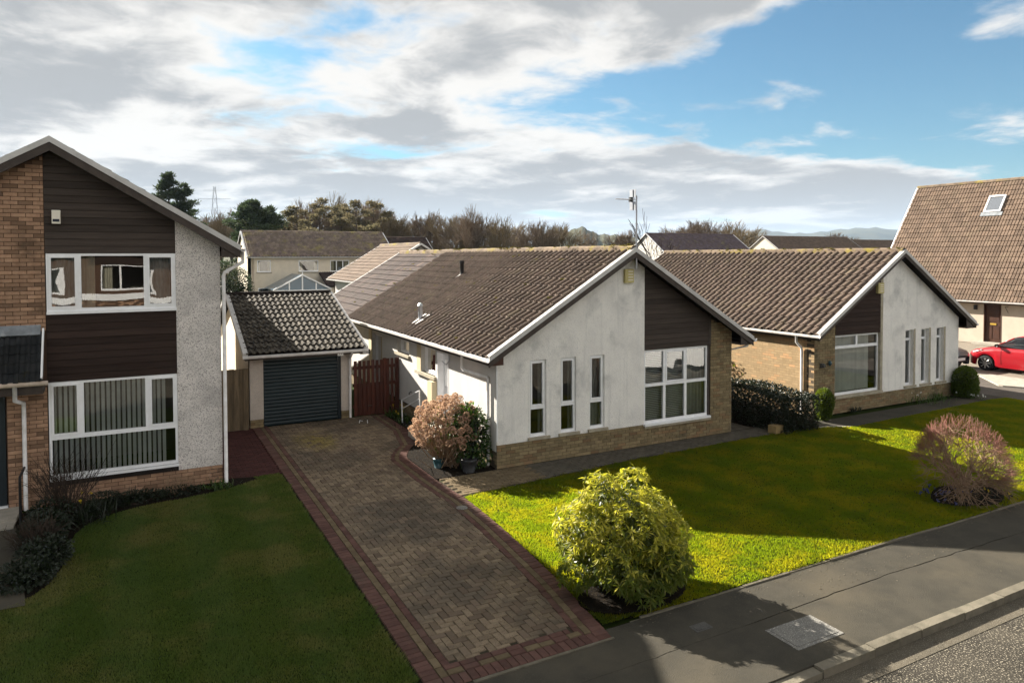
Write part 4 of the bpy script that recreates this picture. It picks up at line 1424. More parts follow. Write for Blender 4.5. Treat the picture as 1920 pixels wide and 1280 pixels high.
vertical_blind(w, f, b0 + .05, b1 - .25, 0.60, 2.25, -0.20, 0.089, 0.082, 30)
alarm_box(h2, f, 12.98, 13.25, 3.50, 3.82, 'alarm_yellow', 'alarm_white')
MB().lbox(f, 10.50, 10.62, 1.42, 1.54, 0.0, 0.07).tube([f.p(10.56, 1.48, 0.05), f.p(10.56, 1.48, 0.12)], 0.05, 10).build('wall_lamp', 'iron', h2)
MB().tube([f.p(10.86, 1.60, 0.05), f.p(10.86, 1.52, 0.07), f.p(10.86, 1.46, 0.05)], [0.03, 0.055, 0.03], 10).build('wall_planter', 'pot_teal', h2)
g = FX(XA)
wall('brick_backing', 'mortar_buff', h2, g, 0.12, 11.0, 0, 2.40, n0=-0.0006)
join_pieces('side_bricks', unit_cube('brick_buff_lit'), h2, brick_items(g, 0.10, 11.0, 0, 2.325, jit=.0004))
wall('side_wall', 'render_side', h2, FXp(XB), 0.12, 11.0, 0, 2.40)
wall('rear_wall', 'render_side', h2, FYp(10.9), XA, XB, 0, top, apex=am2)
gable_roof(h2, (0, 0, 0), (1, 0, 0), (0, 1, 0), **B2, kind0='bold', mat0='tile_brown', n0=300, n1=0, gutters=(1, 1), bh=0.16)
eaves(h2, 0, (0, 0, 0), (1, 0, 0), (0, 1, 0), B2['a0'], XA, -0.18, 10.9, B2['ze'])
eaves(h2, 0, (0, 0, 0), (1, 0, 0), (0, 1, 0), B2['a1'], XB, -0.18, 10.9, B2['ze'])
box_end(h2, FY(-0.207), B2['a1'], XB, B2['ze'], 0.62, -0.03)
pipe('downpipe', 'gutter_white', h2, [(10.05, 0.55, 2.33), (10.05, 0.55, 2.14), (10.20, 0.50, 1.98), (10.22, 0.50, 1.9), (10.22, 0.50, 0.02)], 0.036)
MB().box(10.6, 17.0, 2.6, 2.7, 0.3, 2.4).build('room_partition', 'room', h2)
MB().box(10.3, 17.2, 0.3, 10.8, 2.36, 2.39).build('ceiling', 'room', h2)

# ---- the two-storey house on the left
h3 = thing('house', 'two-storey house with orange brick, dark boarded panels and grey roughcast corner', 'house', (-8.3, 1.907, 0))
Y3 = 1.907
B3 = dict(a0=-11.51, a1=-5.051, b0=1.557, b1=12.6, ze=4.857, zr=6.815)
f = FY(Y3)
top = roof_line(B3['a0'], B3['a1'], B3['ze'], B3['zr'], 0.16)
XL3, XR3, CL, CR = -11.16, -5.401, -8.42, -6.225
wall('render_wall', 'render_grey', h3, f, CR, XR3, 0.377, top, n0=0.014)
wall('cladding_backing', 'deck_dark', h3, f, CL, CR, 4.736, top, n0=-0.015, apex=-8.28)
wall('cladding_backing', 'deck_dark', h3, f, CL, CR, 2.328, 3.652, n0=-0.015)
wall('brick_backing', 'mortar_brown', h3, f, CL, XR3, 0, 0.50, n0=-0.010)
wall('brick_backing', 'mortar_brown', h3, f, XL3, CL, 0, top, [(-9.95, -9.06, 0.10, 2.15)], n0=-0.010)
bi = brick_items(f, -9.15, CL, 3.30, 6.55, inside=lambda u, z: z < top(u) + 0.03)
bi += brick_items(f, CL, XR3, 0, 0.375, off=1) + brick_items(f, -9.05, CL, 0, 2.25)
place_pieces('brick', unit_cube('brick_orange'), h3, bi, 300)
join_pieces('side_bricks', unit_cube('brick_orange'), h3, brick_items(f, XL3, -9.15, 0, 6.3, inside=lambda u, z: z < top(u) + 0.03, holes=[(-9.95, -9.06, 0.10, 2.15)]) + brick_items(f, -9.15, -9.05, 2.25, 3.3))
lbox('window_board', 'deck_dark', h3, f, CL, CR, 0.375, 0.52, -0.02, 0.03)
boards(h3, f, CL + 0.005, CR - 0.003, 4.742, lambda u: top(u) + 0.02, 0.0, 'clad_brown', 0.135)
boards(h3, f, CL + 0.005, CR - 0.003, 2.335, 3.645, 0.0, 'clad_plum', 0.135)
u0, u1 = -8.405, -6.228
cuts = [-7.88, -6.76]
w = window(h3, f, u0, u1, 3.652, 4.736, grid_panes(u0, u1, 3.652, 4.736, cuts, [], 0.045, 0.07), n=0.0, fw=0.045, sash=(0, 2), bow=0.0004)
lbox('sill', 'upvc', w, f, u0, u1 + 0.01, 3.60, 3.652, -0.03, 0.05)
curtain(w, f, u0 + .05, u0 + .48, 3.70, 4.70, -0.14, 'curtain_grey', 6)
curtain(w, f, u0 + .54, u0 + .78, 3.70, 4.70, -0.20, 'curtain', 3)
curtain(w, f, u1 - .46, u1 - .05, 3.70, 4.70, -0.14, 'curtain_grey', 5)
pn = [p for p in grid_panes(u0, u1, 0.52, 2.328, cuts, [1.28], 0.045, 0.08) if p[2] > 1.2] + [(u0 + .045, u1 - .045, 0.58, 1.24)]
w = window(h3, f, u0, u1, 0.52, 2.328, pn, n=0.0, fw=0.045, sash=(0, 2), bow=0.0004)
lbox('sill', 'upvc', w, f, u0, u1 + 0.01, 0.47, 0.52, -0.03, 0.06)
vertical_blind(w, f, u0 + .04, u1 - .18, 0.56, 2.30, -0.12, 0.088, 0.075, 40)
b = alarm_box(h3, f, -8.29, -8.155, 5.29, 5.54, 'alarm_white')
lbox('alarm_band', 'alarm_navy', b, f, -8.275, -8.17, 5.325, 5.375, 0.09, 0.095)
gable_roof(h3, (0, 0, 0), (1, 0, 0), (0, 1, 0), **B3, kind0='roman', mat0='tile_brown', n0=0, n1=0, gutters=(1, 1), bh=0.21, ridge_parts=False)
eaves(h3, 0, (0, 0, 0), (1, 0, 0), (0, 1, 0), B3['a1'], XR3, 1.60, 12.4, B3['ze'], fh=0.20)
eaves(h3, 0, (0, 0, 0), (1, 0, 0), (0, 1, 0), B3['a0'], XL3, 1.60, 12.4, B3['ze'], fh=0.20)
box_end(h3, FY(1.557), B3['a1'], XR3, B3['ze'], 0.606, -0.03, 'timber_dark', 0.20)
box_end(h3, FY(1.557), B3['a0'], XL3, B3['ze'], 0.606, -0.03, 'timber_dark', 0.20)
wall('side_wall', 'render_grey', h3, FXp(XR3), Y3 + .01, 12.3, 0, 4.70, n0=0.0)
wall('side_wall', 'render_grey', h3, FX(XL3), Y3 + .01, 12.3, 0, 4.70, n0=0.0)
wall('rear_wall', 'render_grey', h3, FYp(12.3), XL3, XR3, 0, top, apex=-8.28)
pipe('downpipe', 'gutter_white', h3, [(-4.98, 1.72, 4.80), (-4.98, 1.72, 4.56), (-5.32, 1.80, 4.35), (-5.345, 1.80, 4.28), (-5.345, 1.80, 0.02)], 0.036)
MB().box(-11, -5.5, 4.4, 4.5, 0.2, 4.8).build('room_partition', 'room', h3)
MB().box(-11.1, -5.5, 1.98, 9.9, 2.55, 2.65).build('upper_floor', 'room', h3)
MB().box(-11.1, -5.5, 1.98, 9.9, 4.76, 4.80).build('ceiling', 'room', h3)
# tiled canopy over the front door
CS = (np.array((0, 0.42, 0.86)) / np.hypot(0.42, 0.86))
MB().prism([(-11.4, 1.48, 2.43), (-8.47, 1.48, 2.43), (-8.47, 1.897, 3.29), (-11.4, 1.897, 3.29)],
           [(-11.4, 1.52, 2.40), (-8.47, 1.52, 2.40), (-8.47, 1.90, 3.20), (-11.4, 1.90, 3.20)]).build('canopy_deck', 'deck_dark', h3)
tile_slope(h3, (-11.4, 1.46, 2.44), (1, 0, 0), CS, 2.93, 0.90, 'roll', 'tile_slate', 60, gauge=0.18, name='canopy_tile')
MB().prism([(-11.4, 1.80, 3.23), (-8.50, 1.80, 3.23), (-8.50, 1.893, 3.40), (-11.4, 1.893, 3.40)],
           [(-11.4, 1.77, 3.25), (-8.50, 1.77, 3.25), (-8.50, 1.885, 3.42), (-11.4, 1.885, 3.42)]).build('lead_flashing', 'lead', h3)
MB().prism([(-8.475, 1.40, 2.50), (-8.475, 1.48, 2.46), (-8.475, 1.90, 3.32), (-8.475, 1.83, 3.36)],
           [(-8.445, 1.40, 2.50), (-8.445, 1.48, 2.46), (-8.445, 1.90, 3.32), (-8.445, 1.83, 3.36)]).build('canopy_verge', 'upvc', h3)
MB().box(-11.4, -8.45, 1.47, 1.90, 2.20, 2.40).build('canopy_fascia', 'timber_dark', h3)
pipe('gutter', 'gutter_cream', h3, [(-11.4, 1.41, 2.40), (-8.36, 1.41, 2.40)], 0.045)
pipe('downpipe', 'gutter_white', h3, [(-8.86, 1.41, 2.38), (-8.86, 1.41, 2.12), (-8.78, 1.80, 2.0), (-8.78, 1.82, 1.9), (-8.78, 1.82, 0.02)], 0.036)
d = lbox('door', 'door_navy', h3, f, -9.93, -9.08, 0.12, 2.13, -0.10, -0.05)
lbox('threshold', 'upvc', d, f, -9.95, -9.06, 0.06, 0.12, -0.10, 0.02)
MB().box(-10.2, -8.85, 1.2, 1.9, 0.02, 0.09).box(-10.2, -8.85, 0.85, 1.2, 0.02, 0.05).build('door_step', 'concrete', h3)
hd = thing('handrail', 'thin black handrail post beside the left front door', 'handrail', (-8.75, 0.9, 0))
MB().tube([(-8.75, 0.9, 0.0), (-8.75, 0.9, 0.80), (-8.76, 1.0, 0.86), (-8.76, 1.55, 0.88)], 0.022, 8).build('rail', 'black', hd)

# ---- garage
gr = thing('garage', 'single garage with dark teal roller door under a mossy tiled roof', 'garage', (-2.86, 6.458, 0))
GY = 6.458
f = FY(GY)
D0, D1, DZ = -3.90, -1.765, 1.86
wall('front_wall', 'render_pier', gr, f, -4.255, -1.462, 0.225, 1.96, [(D0, D1, 0.0, DZ)], n0=0.0)
for a, b in ((-4.255, D0), (D1, -1.462)):
    wall('brick_backing', 'mortar_dark', gr, f, a, b, 0, 0.225, n0=-0.008)
place_pieces('brick', unit_cube('brick_buff'), gr, brick_items(f, -4.25, D0, 0, 0.225, proud=0.006) + brick_items(f, D1, -1.465, 0, 0.225, proud=0.006), 40)
ns = 19
for i in range(ns):
    z0, z1 = DZ * i / ns, DZ * (i + 1) / ns
    k = ('slat', 'door_teal')
    if k not in UNIT:
        V, F = [], []
        pr = [(-.5, 0.0), (-.44, .010), (-.1, .017), (.25, .014), (.40, .004), (.5, -.004)]
        for x in (-.5, .5):
            V += [(x, -n, z) for z, n in pr]
        for q in range(len(pr) - 1):
            F.append((q, q + 6, q + 7, q + 1))
        UNIT[k] = mesh_np('door_slat', V, F, 'door_teal')
    piece('door_slat', UNIT[k], gr, f.p((D0 + D1 - 0.1) / 2, (z0 + z1) / 2, -0.09), f.U * (D1 - D0 - 0.10), -f.N, f.Z * (z1 - z0))
lbox('door_guide', 'door_navy', gr, f, D1 - 0.10, D1 - 0.002, 0, DZ, -0.12, -0.05)
lbox('door_guide', 'door_navy', gr, f, D0 + 0.002, D0 + 0.03, 0, DZ, -0.12, -0.05)
wall('side_wall', 'render_cream', gr, FX(-4.255), GY + .01, 13.9, 0, lambda u: 2.0 + 0.331 * (min(u, 20.54 - u) - 6.1) - 0.10, apex=10.27)
wall('side_wall', 'render_cream', gr, FXp(-1.462), GY + .01, 13.9, 0, lambda u: 2.0 + 0.331 * (min(u, 20.54 - u) - 6.1) - 0.10, apex=10.27)
gable_roof(gr, (0, 0, 0), (0, 1, 0), (1, 0, 0), a0=6.06, a1=14.48, b0=-4.449, b1=-1.102, ze=2.05, zr=3.434, kind0='roll', mat0='tile_mossy', n0=300, n1=0, gutters=(1, 1), bh=0.12, ridge='deck_dark')
eaves(gr, 0, (0, 0, 0), (0, 1, 0), (1, 0, 0), 6.06, GY, -4.42, -1.13, 2.05, fh=0.15)
pipe('downpipe', 'gutter_white', gr, [(-1.56, 6.02, 1.98), (-1.56, 6.03, 1.9), (-1.52, 6.38, 1.75), (-1.52, 6.40, 1.65), (-1.52, 6.40, 0.02)], 0.034)
np_ = lbox('number_plate', 'plate_white', gr, FY(6.05), -1.96, -1.80, 1.875, 2.005, -0.02, 0.0)
text_mesh(np_, '17', FY(6.05), -1.88, 1.905, 0.002, 0.105, 'plate_text')
lm = MB().box(-1.30, -1.02, 6.08, 6.2, 1.87, 2.0).build('eave_light', 'black', gr)
MB().box(-1.24, -1.08, 6.05, 6.08, 1.90, 1.98).build('light_glass', 'plate_white', lm)

# ---- gates and fences
gt_ = thing('garden_gate', 'brown stained picket gate with fixed panel between garage and bungalow', 'gate', (-0.75, 6.45, 0))
me = unit_cube('fence_brown')
for i, xx in enumerate(np.linspace(-1.36, -0.58, 7)):
    piece('picket', me, gt_, (xx, 6.43, 0.83 + 0.01 * math.sin(i * 2)), (0.088, 0, 0), (0, 0.02, 0), (0, 0, 1.60))
    if i < 6:
        piece('backing_board', me, gt_, (xx + 0.065, 6.455, 0.48), (0.06, 0, 0), (0, 0.012, 0), (0, 0, 0.90))
for xx in (-0.38, -0.255, -0.13):
    piece('picket', me, gt_, (xx, 6.43, 0.84), (0.085, 0, 0), (0, 0.02, 0), (0, 0, 1.62))
for zz in (0.30, 0.92, 1.42):
    piece('rail', me, gt_, (-0.95, 6.475, zz), (0.96, 0, 0), (0, 0.03, 0), (0, 0, 0.09))
    piece('rail', me, gt_, (-0.26, 6.475, zz), (0.36, 0, 0), (0, 0.03, 0), (0, 0, 0.09))
piece('gate_post', me, gt_, (-0.475, 6.46, 0.83), (0.09, 0, 0), (0, 0.09, 0), (0, 0, 1.66))
piece('gate_post', me, gt_, (-0.07, 6.46, 0.83), (0.05, 0, 0), (0, 0.09, 0), (0, 0, 1.66))
MB().tube([(-1.0, 6.41, 0.30), (-0.95, 6.40, 0.31), (-0.88, 6.41, 0.30)], 0.012, 6).build('latch', 'iron', gt_)
fc = thing('timber_gate', 'weathered grey timber board gate left of the garage', 'gate', (-4.82, 6.35, 0))
me = unit_cube('fence_grey')
for i, xx in enumerate(np.linspace(-5.33, -4.36, 9)):
    piece('board', me, fc, (xx, 6.35 + (0.012 if i % 2 else 0), 0.83), (0.125, 0, 0), (0, 0.018, 0), (0, 0, 1.64 + 0.01 * (i % 3)))
for zz in (0.3, 0.9, 1.4):
    piece('rail', me, fc, (-4.85, 6.385, zz), (1.1, 0, 0), (0, 0.03, 0), (0, 0, 0.09))

# ---- chalet house at the end of the close
h4 = thing('chalet_house', 'cream house with a steep tan tiled roof, skylight and brown front door', 'house', (32.3, 5, 0))
B4 = dict(a0=31.9, a1=40.76, b0=-7.0, b1=13.65, ze=2.28, zr=8.85)
sl4 = (B4['zr'] - B4['ze']) / 4.43
f = FX(32.3)
wall('front_wall', 'render_peach', h4, f, -6.8, 13.4, 0, 2.3, [(6.58, 7.42, 0.12, 2.10), (9.6, 11.2, 0.9, 2.1)])
wall('gable_wall', 'render_peach', h4, FYp(13.4), 32.3, 40.4, 0, roof_line(31.9, 40.76, 2.28, 8.85, 0.2), apex=36.33)
wall('gable_wall', 'render_peach', h4, FY(-6.8), 32.3, 40.4, 0, roof_line(31.9, 40.76, 2.28, 8.85, 0.2), apex=36.33)


def skip4(u, s):
    y, x = B4['b0'] + 0.06 + u, 31.9 + s * 4.43 / math.hypot(4.43, 6.57)
    return 8.15 < y < 9.0 and 34.93 < x < 35.66


gable_roof(h4, (0, 0, 0), (1, 0, 0), (0, 1, 0), **B4, kind0='roman', mat0='tile_tan', n0=300, n1=0, gutters=(1, 1), bh=0.14, verge='upvc', skip0=skip4)
eaves(h4, 0, (0, 0, 0), (1, 0, 0), (0, 1, 0), 31.9, 32.3, -6.9, 13.5, 2.28)
S4 = np.array((4.43, 0, 6.57)) / math.hypot(4.43, 6.57)
N4 = np.array((-6.57, 0, 4.43)) / math.hypot(4.43, 6.57)


def on4(y, s, n):
    return np.array((31.9, y, 2.28)) + S4 * s + N4 * n


def slopebox(mb, y0, y1, s0, s1, n0, n1):
    mb.prism([on4(y0, s0, n0), on4(y1, s0, n0), on4(y1, s1, n0), on4(y0, s1, n0)], [on4(y0, s0, n1), on4(y1, s0, n1), on4(y1, s1, n1), on4(y0, s1, n1)])


s0_, s1_ = 5.68, 6.80
mb = MB()
slopebox(mb, 8.13, 8.21, s0_, s1_, 0.0, 0.12)
slopebox(mb, 8.93, 9.01, s0_, s1_, 0.0, 0.12)
slopebox(mb, 8.21, 8.93, s0_, s0_ + .08, 0.0, 0.12)
slopebox(mb, 8.21, 8.93, s1_ - .10, s1_, 0.0, 0.13)
sk = mb.build('skylight', 'upvc', h4)
link('pane', mesh_np('pane', [on4(8.21, s0_ + .08, .08), on4(8.93, s0_ + .08, .08), on4(8.93, s1_ - .1, .08), on4(8.21, s1_ - .1, .08)], [(0, 1, 2, 3)], 'glass_car'), sk)
mb = MB()
slopebox(mb, 8.0, 9.12, s0_ - .25, s0_, 0.03, 0.07)
mb.build('flashing', 'lead', sk)
d = lbox('door', 'door_brown', h4, f, 6.62, 7.38, 0.14, 2.06, -0.14, -0.08)
MB().lbox(f, 6.58, 6.62, .12, 2.10, -.16, .02).lbox(f, 7.38, 7.42, .12, 2.10, -.16, .02).lbox(f, 6.62, 7.38, 2.06, 2.10, -.16, .02).build('door_frame', 'door_brown', d)
MB().lbox(f, 6.70, 6.95, .3, .95, -.085, -.065).lbox(f, 7.05, 7.30, .3, .95, -.085, -.065).lbox(f, 6.70, 7.30, 1.2, 1.95, -.085, -.065).build('door_panel', 'door_brown', d)
lbox('letter_plate', 'brass', d, f, 6.84, 7.14, 1.02, 1.11, -0.08, -0.055)
lbox('doorstep', 'concrete', h4, f, 6.3, 7.7, 0.0, 0.12, 0.0, 0.6)
w = window(h4, f, 9.6, 11.2, 0.9, 2.1, grid_panes(9.6, 11.2, 0.9, 2.1, [10.4], [1.7]), n=-0.08, sill='sill_stone')
MB().lbox(f, 7.72, 7.86, 1.78, 2.02, 0.04, 0.16).build('wall_lantern', 'black', h4)
MB().tube([f.p(6.25, 2.0, 0), f.p(6.25, 2.0, .3)], .012, 5).tube([f.p(6.25, 1.7, 0), f.p(6.25, 1.98, .26)], .012, 5).build('basket_bracket', 'black', h4)


# ---- houses further back
def back_house(name, label, X0, X1, Y0, depth, ze, zr, wallm, roofm, wins=(), oh=0.35, gable='render_cream', verge='verge', tiles='roll', loc=None):
    """ridge along X, front towards -Y"""
    h = thing(name, label, 'house', ((X0 + X1) / 2, Y0, 0))
    f = FY(Y0)
    wall('front_wall', wallm, h, f, X0, X1, 0, ze - 0.02, [w[:4] for w in wins])
    wall('rear_wall', wallm, h, FYp(Y0 + depth), X0, X1, 0, ze - 0.02)
    rl = roof_line(Y0 - oh, Y0 + depth + oh, ze, zr, 0.12)
    wall('gable_wall', gable, h, FX(X0), Y0, Y0 + depth, 0, rl, apex=Y0 + depth / 2)
    wall('gable_wall', gable, h, FXp(X1), Y0, Y0 + depth, 0, rl, apex=Y0 + depth / 2)
    for w in wins:
        a, b, c, d = w[:4]
        n = w[4] if len(w) > 4 else 1
        ww = window(h, f, a, b, c, d, grid_panes(a, b, c, d, [a + (b - a) * (i + 1) / n for i in range(n - 1)], [], 0.07, 0.08), n=-0.04, fw=0.07)
        lbox('sill', 'sill_stone', ww, f, a - .08, b + .08, c - .10, c - .002, -.05, .08)
        curtain(ww, f, a + .05, a + (b - a) * .22, c, d, -.25, 'curtain')
        curtain(ww, f, b - (b - a) * .22, b - .05, c, d, -.25, 'curtain')
    MB().box(X0 + .3, X1 - .3, Y0 + 1.6, Y0 + 1.7, 0.2, ze - .3).build('room_partition', 'room', h)
    gable_roof(h, (0, 0, 0), (0, 1, 0), (1, 0, 0), a0=Y0 - oh, a1=Y0 + depth + oh, b0=X0 - 0.15, b1=X1 + 0.15, ze=ze, zr=zr, kind0=tiles, mat0=roofm, n0=0, n1=0, gutters=(1, 1), bh=0.16, verge=verge, ridge=roofm)
    return h


h5 = back_house('house', 'cream two-storey house with a conservatory behind the garage', 1.45, 14.3, 50, 7.2, 4.62, 6.90, 'render_cream', 'tile_far',
                [(2.19, 3.32, 3.30, 4.32), (5.66, 7.37, 3.30, 4.32), (8.41, 10.14, 3.27, 4.30, 3), (2.25, 3.35, 1.2, 1.95), (11.6, 13.2, 3.3, 4.3, 2)], gable='render_cream', verge='upvc', tiles='bold')
pipe('downpipe', 'gutter_cream', h5, [(1.85, 49.9, 4.5), (1.85, 49.9, 0.1)], 0.06)
pipe('downpipe', 'gutter_cream', h5, [(10.9, 49.9, 4.5), (10.9, 49.9, 0.1)], 0.06)
ex = MB().prism([(7.4, 46.8, 2.10), (10.7, 46.8, 2.10), (10.7, 50, 3.22), (7.4, 50, 3.22)], [(7.4, 46.8, 2.02), (10.7, 46.8, 2.02), (10.7, 50, 3.12), (7.4, 50, 3.12)])
ex.build('lean_to_roof', 'deck_dark', h5)
LS = np.array((0, 3.2, 1.12)) / math.hypot(3.2, 1.12)
tile_slope(h5, (7.4, 46.78, 2.12), (1, 0, 0), LS, 3.3, 3.35, 'roll', 'tile_plum', 0, name='lean_to_tile')
MB().box(7.6, 10.5, 47.0, 49.9, 0, 2.05).build('lean_to_wall', 'render_cream', h5)
cons = thing('conservatory', 'white framed conservatory with blue glass gable behind the garage', 'conservatory', (5.15, 46, 0))
f = FY(45.6)
cx0, cx1, cm, cz, cr = 2.90, 7.30, 5.08, 1.92, 3.05
fr = MB()
for u in (cx0, cx0 + (cm - cx0) * .52, cm, cm + (cx1 - cm) * .5, cx1):
    t = cz + (cr - cz) * (1 - abs(u - cm) / (cm - cx0))
    fr.lbox(f, u - .05, u + .05, 0, t, -0.08, 0.0)
fr.lbox(f, cx0, cx1, cz - .10, cz, -0.08, 0.012)
fr.lbox(f, cx0, cx1, 0, .6, -0.08, -0.004)
for s in (0, 1):
    e = (cx0 - .15, cx1 + .15)[s]
    fr.prism([f.p(e, cz - .05, .10), f.p(cm, cr + .02, .10), f.p(cm, cr + .13, .10), f.p(e, cz + .06, .10)], [f.p(e, cz - .05, 0), f.p(cm, cr + .02, 0), f.p(cm, cr + .13, 0), f.p(e, cz + .06, 0)])
    MB().prism([f.p(e, cz, 0), f.p(cm, cr + .07, 0), f.p(cm, cr + .10, 0), f.p(e, cz + .03, 0)], [f.p(e, cz, -4.4), f.p(cm, cr + .07, -4.4), f.p(cm, cr + .10, -4.4), f.p(e, cz + .03, -4.4)]).build('roof_panel', 'glass_cons', cons)
fr.build('frame', 'upvc', cons)
link('glazing', mesh_np('glazing', [f.p(cx0, cz, -.04), f.p(cx1, cz, -.04), f.p(cm, cr, -.04)], [(0, 1, 2)], 'glass_cons'), cons)
link('glazing', mesh_np('glazing', [f.p(cx0, .6, -.04), f.p(cx1, .6, -.04), f.p(cx1, cz - .1, -.04), f.p(cx0, cz - .1, -.04)], [(0, 1, 2, 3)], 'glass_cons'), cons)
MB().lbox(f, cx0, cx1, 0, cz - .3, -4.3, -4.2).build('rear_wall', 'render_cream', cons)
MB().tube([f.p(cm, cr + .10, .05), f.p(cm, cr + .32, .05)], .04, 6).build('finial', 'upvc', cons)

h6 = back_house('house', 'lower house end with plum tiled roof adjoining the cream house', 14.75, 19.4, 52, 6.4, 4.3, 6.50, 'render_cream', 'tile_plum')
h7 = back_house('house', 'white gabled house with a purple brown roof behind the bungalows', 53.9, 69.6, 59, 6.6, 5.15, 7.62, 'render_cream', 'tile_purple', gable='render_side', verge='upvc', tiles='flat')
h8 = back_house('house', 'distant brown roofed house between the second bungalow and chalet', 83.5, 104.0, 66, 6.6, 5.25, 7.72, 'render_cream', 'tile_tan', verge='verge', tiles='roman')
h9 = back_house('house', 'distant tan roofed house just left of the chalet roof', 106.5, 124.0, 68, 6.6, 5.0, 7.35, 'render_cream', 'tile_tan', verge='verge', tiles='roman')
# bungalow behind, ridge along Y
h10 = thing('bungalow', 'small bungalow with pale tan roof peeping over the main ridge', 'house', (7.3, 24.3, 0))
gable_roof(h10, (0, 0, 0), (1, 0, 0), (0, 1, 0), a0=3.8, a1=10.8, b0=24, b1=31.5, ze=3.25, zr=5.35, kind0='roman', mat0='tile_tan', n0=0, gutters=(1, 1))
wall('front_wall', 'render_side', h10, FY(24.35), 4.15, 10.45, 0, roof_line(3.8, 10.8, 3.25, 5.35, .12), apex=7.3)
wall('side_wall', 'render_side', h10, FX(4.15), 24.36, 31.2, 0, 3.2)
wall('side_wall', 'render_side', h10, FXp(10.45), 24.36, 31.2, 0, 3.2)
wall('rear_wall', 'render_side', h10, FYp(31.2), 4.15, 10.45, 0, roof_line(3.8, 10.8, 3.25, 5.35, .12), apex=7.3)
# houses over the road, seen only as reflections in the windows
for i, (xc, lab) in enumerate(((-9.0, 'brick house across the road, reflected in the upper left window'), (6.5, 'brick house across the road, reflected in the bungalow windows'))):
    h = thing('house', lab, 'house', (xc, -24, 0))
    f = FYp(-24, xc)
    wn = [(-3.0, -1.2, 2.9, 4.1), (0.3, 3.0, 2.9, 4.1), (0.3, 3.0, 0.6, 2.0), (-3.0, -1.2, 0.6, 2.0)]
    wall('front_wall', 'mortar_brown', h, f, -4.5, 4.5, 0, 4.8, wn)
    join_pieces('bricks', unit_cube('brick_orange'), h, brick_items(f, -4.5, 4.5, 0, 2.4, holes=wn))
    lbox('boarding', 'clad_plum', h, f, -0.2, 3.4, 4.1, 4.8, 0, .02)
    lbox('white_band', 'upvc', h, f, -4.5, 4.5, 2.45, 2.75, 0, .04)
    for (a, b, c, d_) in wn:
        ww = window(h, f, a, b, c, d_, grid_panes(a, b, c, d_, [a + (b - a) * .3, a + (b - a) * .7], [], .07, .08), n=-.04, fw=.07)
        curtain(ww, f, a + .1, a + .5, c, d_, -.2)
    MB().box(xc - 4.4, xc + 4.4, -26, -25.9, .1, 4.7).build('room_partition', 'room', h)
    gable_roof(h, (0, 0, 0), (0, 1, 0), (1, 0, 0), a0=-31.5, a1=-23.6, b0=xc - 4.8, b1=xc + 4.8, ze=4.8, zr=7.0, kind0='roman', mat0='tile_brown', n0=0, n1=0)
    wall('side_wall', 'render_side', h, FX(xc - 4.5), -31.2, -24.01, 0, 4.8)
    wall('side_wall', 'render_side', h, FXp(xc + 4.5), -31.2, -24.01, 0, 4.8)


# ------------------------------------------------------------------ cars
def lerp_tab(tab, x):
    xs = [t[0] for t in tab]
    return [float(np.interp(x, xs, [t[k] for t in tab])) for k in range(1, len(tab[0]))]


